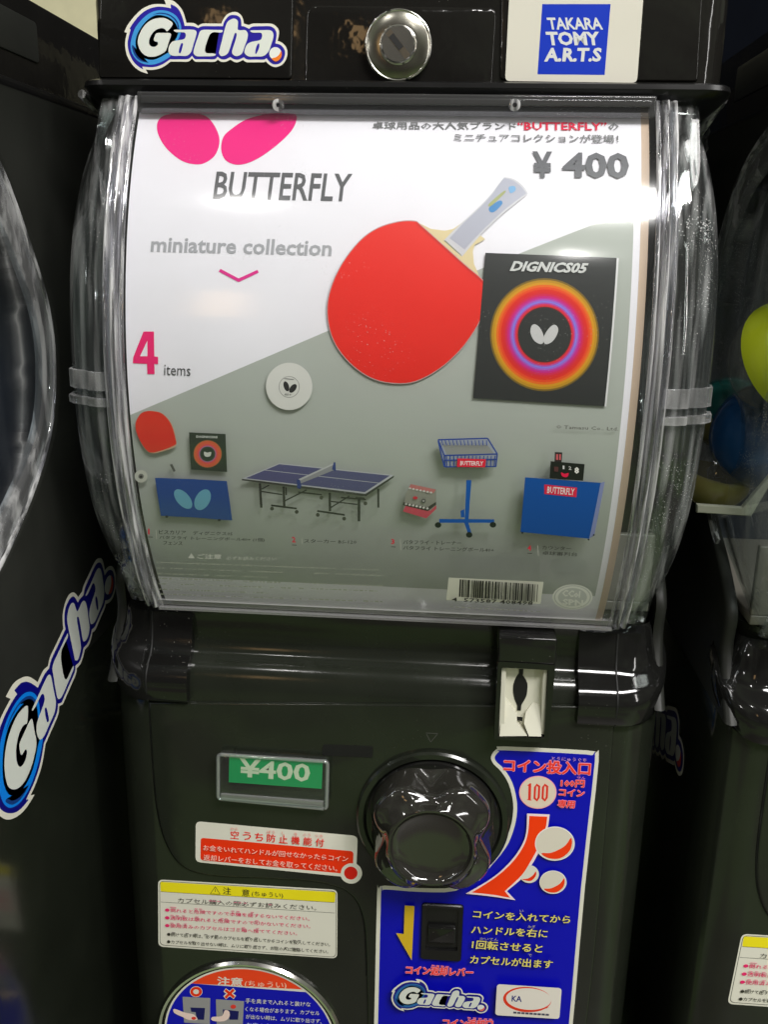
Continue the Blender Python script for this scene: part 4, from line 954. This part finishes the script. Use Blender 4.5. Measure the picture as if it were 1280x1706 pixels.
gc = z7(1000, 245); BGG = (174, 178, 172)
for r_, c_ in ((83, LW), (77, BGG), (72, LW), (60, BGG)): A.circle(gc, r_/2.56, r_*.6/2.56, c_, 'picture', 40)
A.text('CCol', z7(955, 242), z7(1030, 248), z7(958, 214), LW, .05, res=1); A.text('SPN', z7(958, 275), z7(1045, 281), z7(958, 250), LW, .05, res=1)
dc = A.build('display_card', None, top=(0, -.02, -.045))
dc['label'] = 'curved printed display card with red racket and pink butterfly wings, behind the middle window'; dc['category'] = 'display card'
# ================================================================== neighbours
def kids(o): return [c for c in bpy.data.objects if c.parent == o]
def copy_tree(o, parent=None):
    c = o.copy(); COL.objects.link(c); c.parent = parent
    for k in kids(o): copy_tree(k, c)
    return c
src = kids
left = copy_tree(root); left.location = (-.334, -.12, -.52)
SHELL2 = clear('clear_shell_shaded', (.84, .87, .89), 1.012, .05, bump=.2, bscale=30, haze=.002, dust=.6, stretch=(2.6, 1, .25), light_streak=.02, sx=5.)  # shell copy with reflections cut down to keep the left dome dark
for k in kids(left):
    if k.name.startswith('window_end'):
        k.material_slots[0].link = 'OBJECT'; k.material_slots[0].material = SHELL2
left['label'] = 'black capsule toy machine at the left edge, its slanted blue and white side sticker showing'
right = copy_tree(root); right.location = (.336, -.012, -.52)
right['label'] = 'black capsule toy machine at the right edge with yellow and blue capsules in its window'
# capsules lying in the right machine
def capsule(px, py, y, r_, top, bot, tilt, label, group='toy capsules in the right machine'):
    p = Plane(y).inv(px, py)
    o = empty('toy_capsule', (p[0], y, p[1]), label, 'capsule', group)
    def dome(name, a0, a1, m_, rad):
        bm = bmesh.new(); rows = []
        for j in range(17):
            a = R(a0+(a1-a0)*j/16); rows.append([(rad*math.cos(a)*math.cos(t), rad*math.cos(a)*math.sin(t), rad*math.sin(a)) for t in [2*math.pi*i/40 for i in range(40)]])
        grid(bm, rows, close=True); bmesh.ops.rotate(bm, verts=bm.verts, matrix=Matrix.Rotation(R(tilt[0]), 3, 'X') @ Matrix.Rotation(R(tilt[1]), 3, 'Y'))
        me = bpy.data.meshes.new(name); bm.to_mesh(me); bm.free(); me.materials.append(m_)
        q = bpy.data.objects.new(name, me); COL.objects.link(q); q.parent = o
        me.polygons.foreach_set('use_smooth', [True]*len(me.polygons))
    dome('upper_half', 0, 90, top, r_*1.02); dome('lower_half', -90, 3, bot, r_)
    return o
def plast(k, c, tr=.0):
    m_ = mat(k, c, .22, coat=.4, lin=True); m_.node_tree.nodes['Principled BSDF'].inputs['Transmission Weight'].default_value = 0; return m_
YG = plast('yellow_capsule_plastic', (.50, .58, .02)); BLc = plast('blue_capsule_plastic', (.01, .07, .22)); TEAL = plast('teal_capsule_plastic', (.01, .10, .09)); AMB = plast('amber_capsule_plastic', (.22, .19, .06))
capsule(1318, 600, .020, .0300, YG, CAPCLEAR, (58, 24), 'yellow green capsule with a clear lower half, topmost at the right edge')
capsule(1278, 728, .050, .0290, BLc, BLc, (10, -30), 'dark blue capsule below the yellow green one at the right edge')
capsule(1215, 690, .085, .021, TEAL, AMB, (0, 0), 'teal topped capsule half hidden behind the clear window end')
capsule(1196, 790, .060, .020, CAPCLEAR, AMB, (5, 10), 'clear topped amber capsule lying lowest beside the window seam')
p_ = Plane(.015)
bm = bmesh.new(); prism(bm, [p_.inv(*q) for q in ((1160, 838), (1235, 843), (1285, 785), (1285, 800), (1250, 858), (1160, 852))], p_, 0, .003, .0006, 1)
fr_ = from_bm('tray_frame', bm, mat('grey_white_plastic', (.30, .30, .24), .4, lin=True), right, 40)
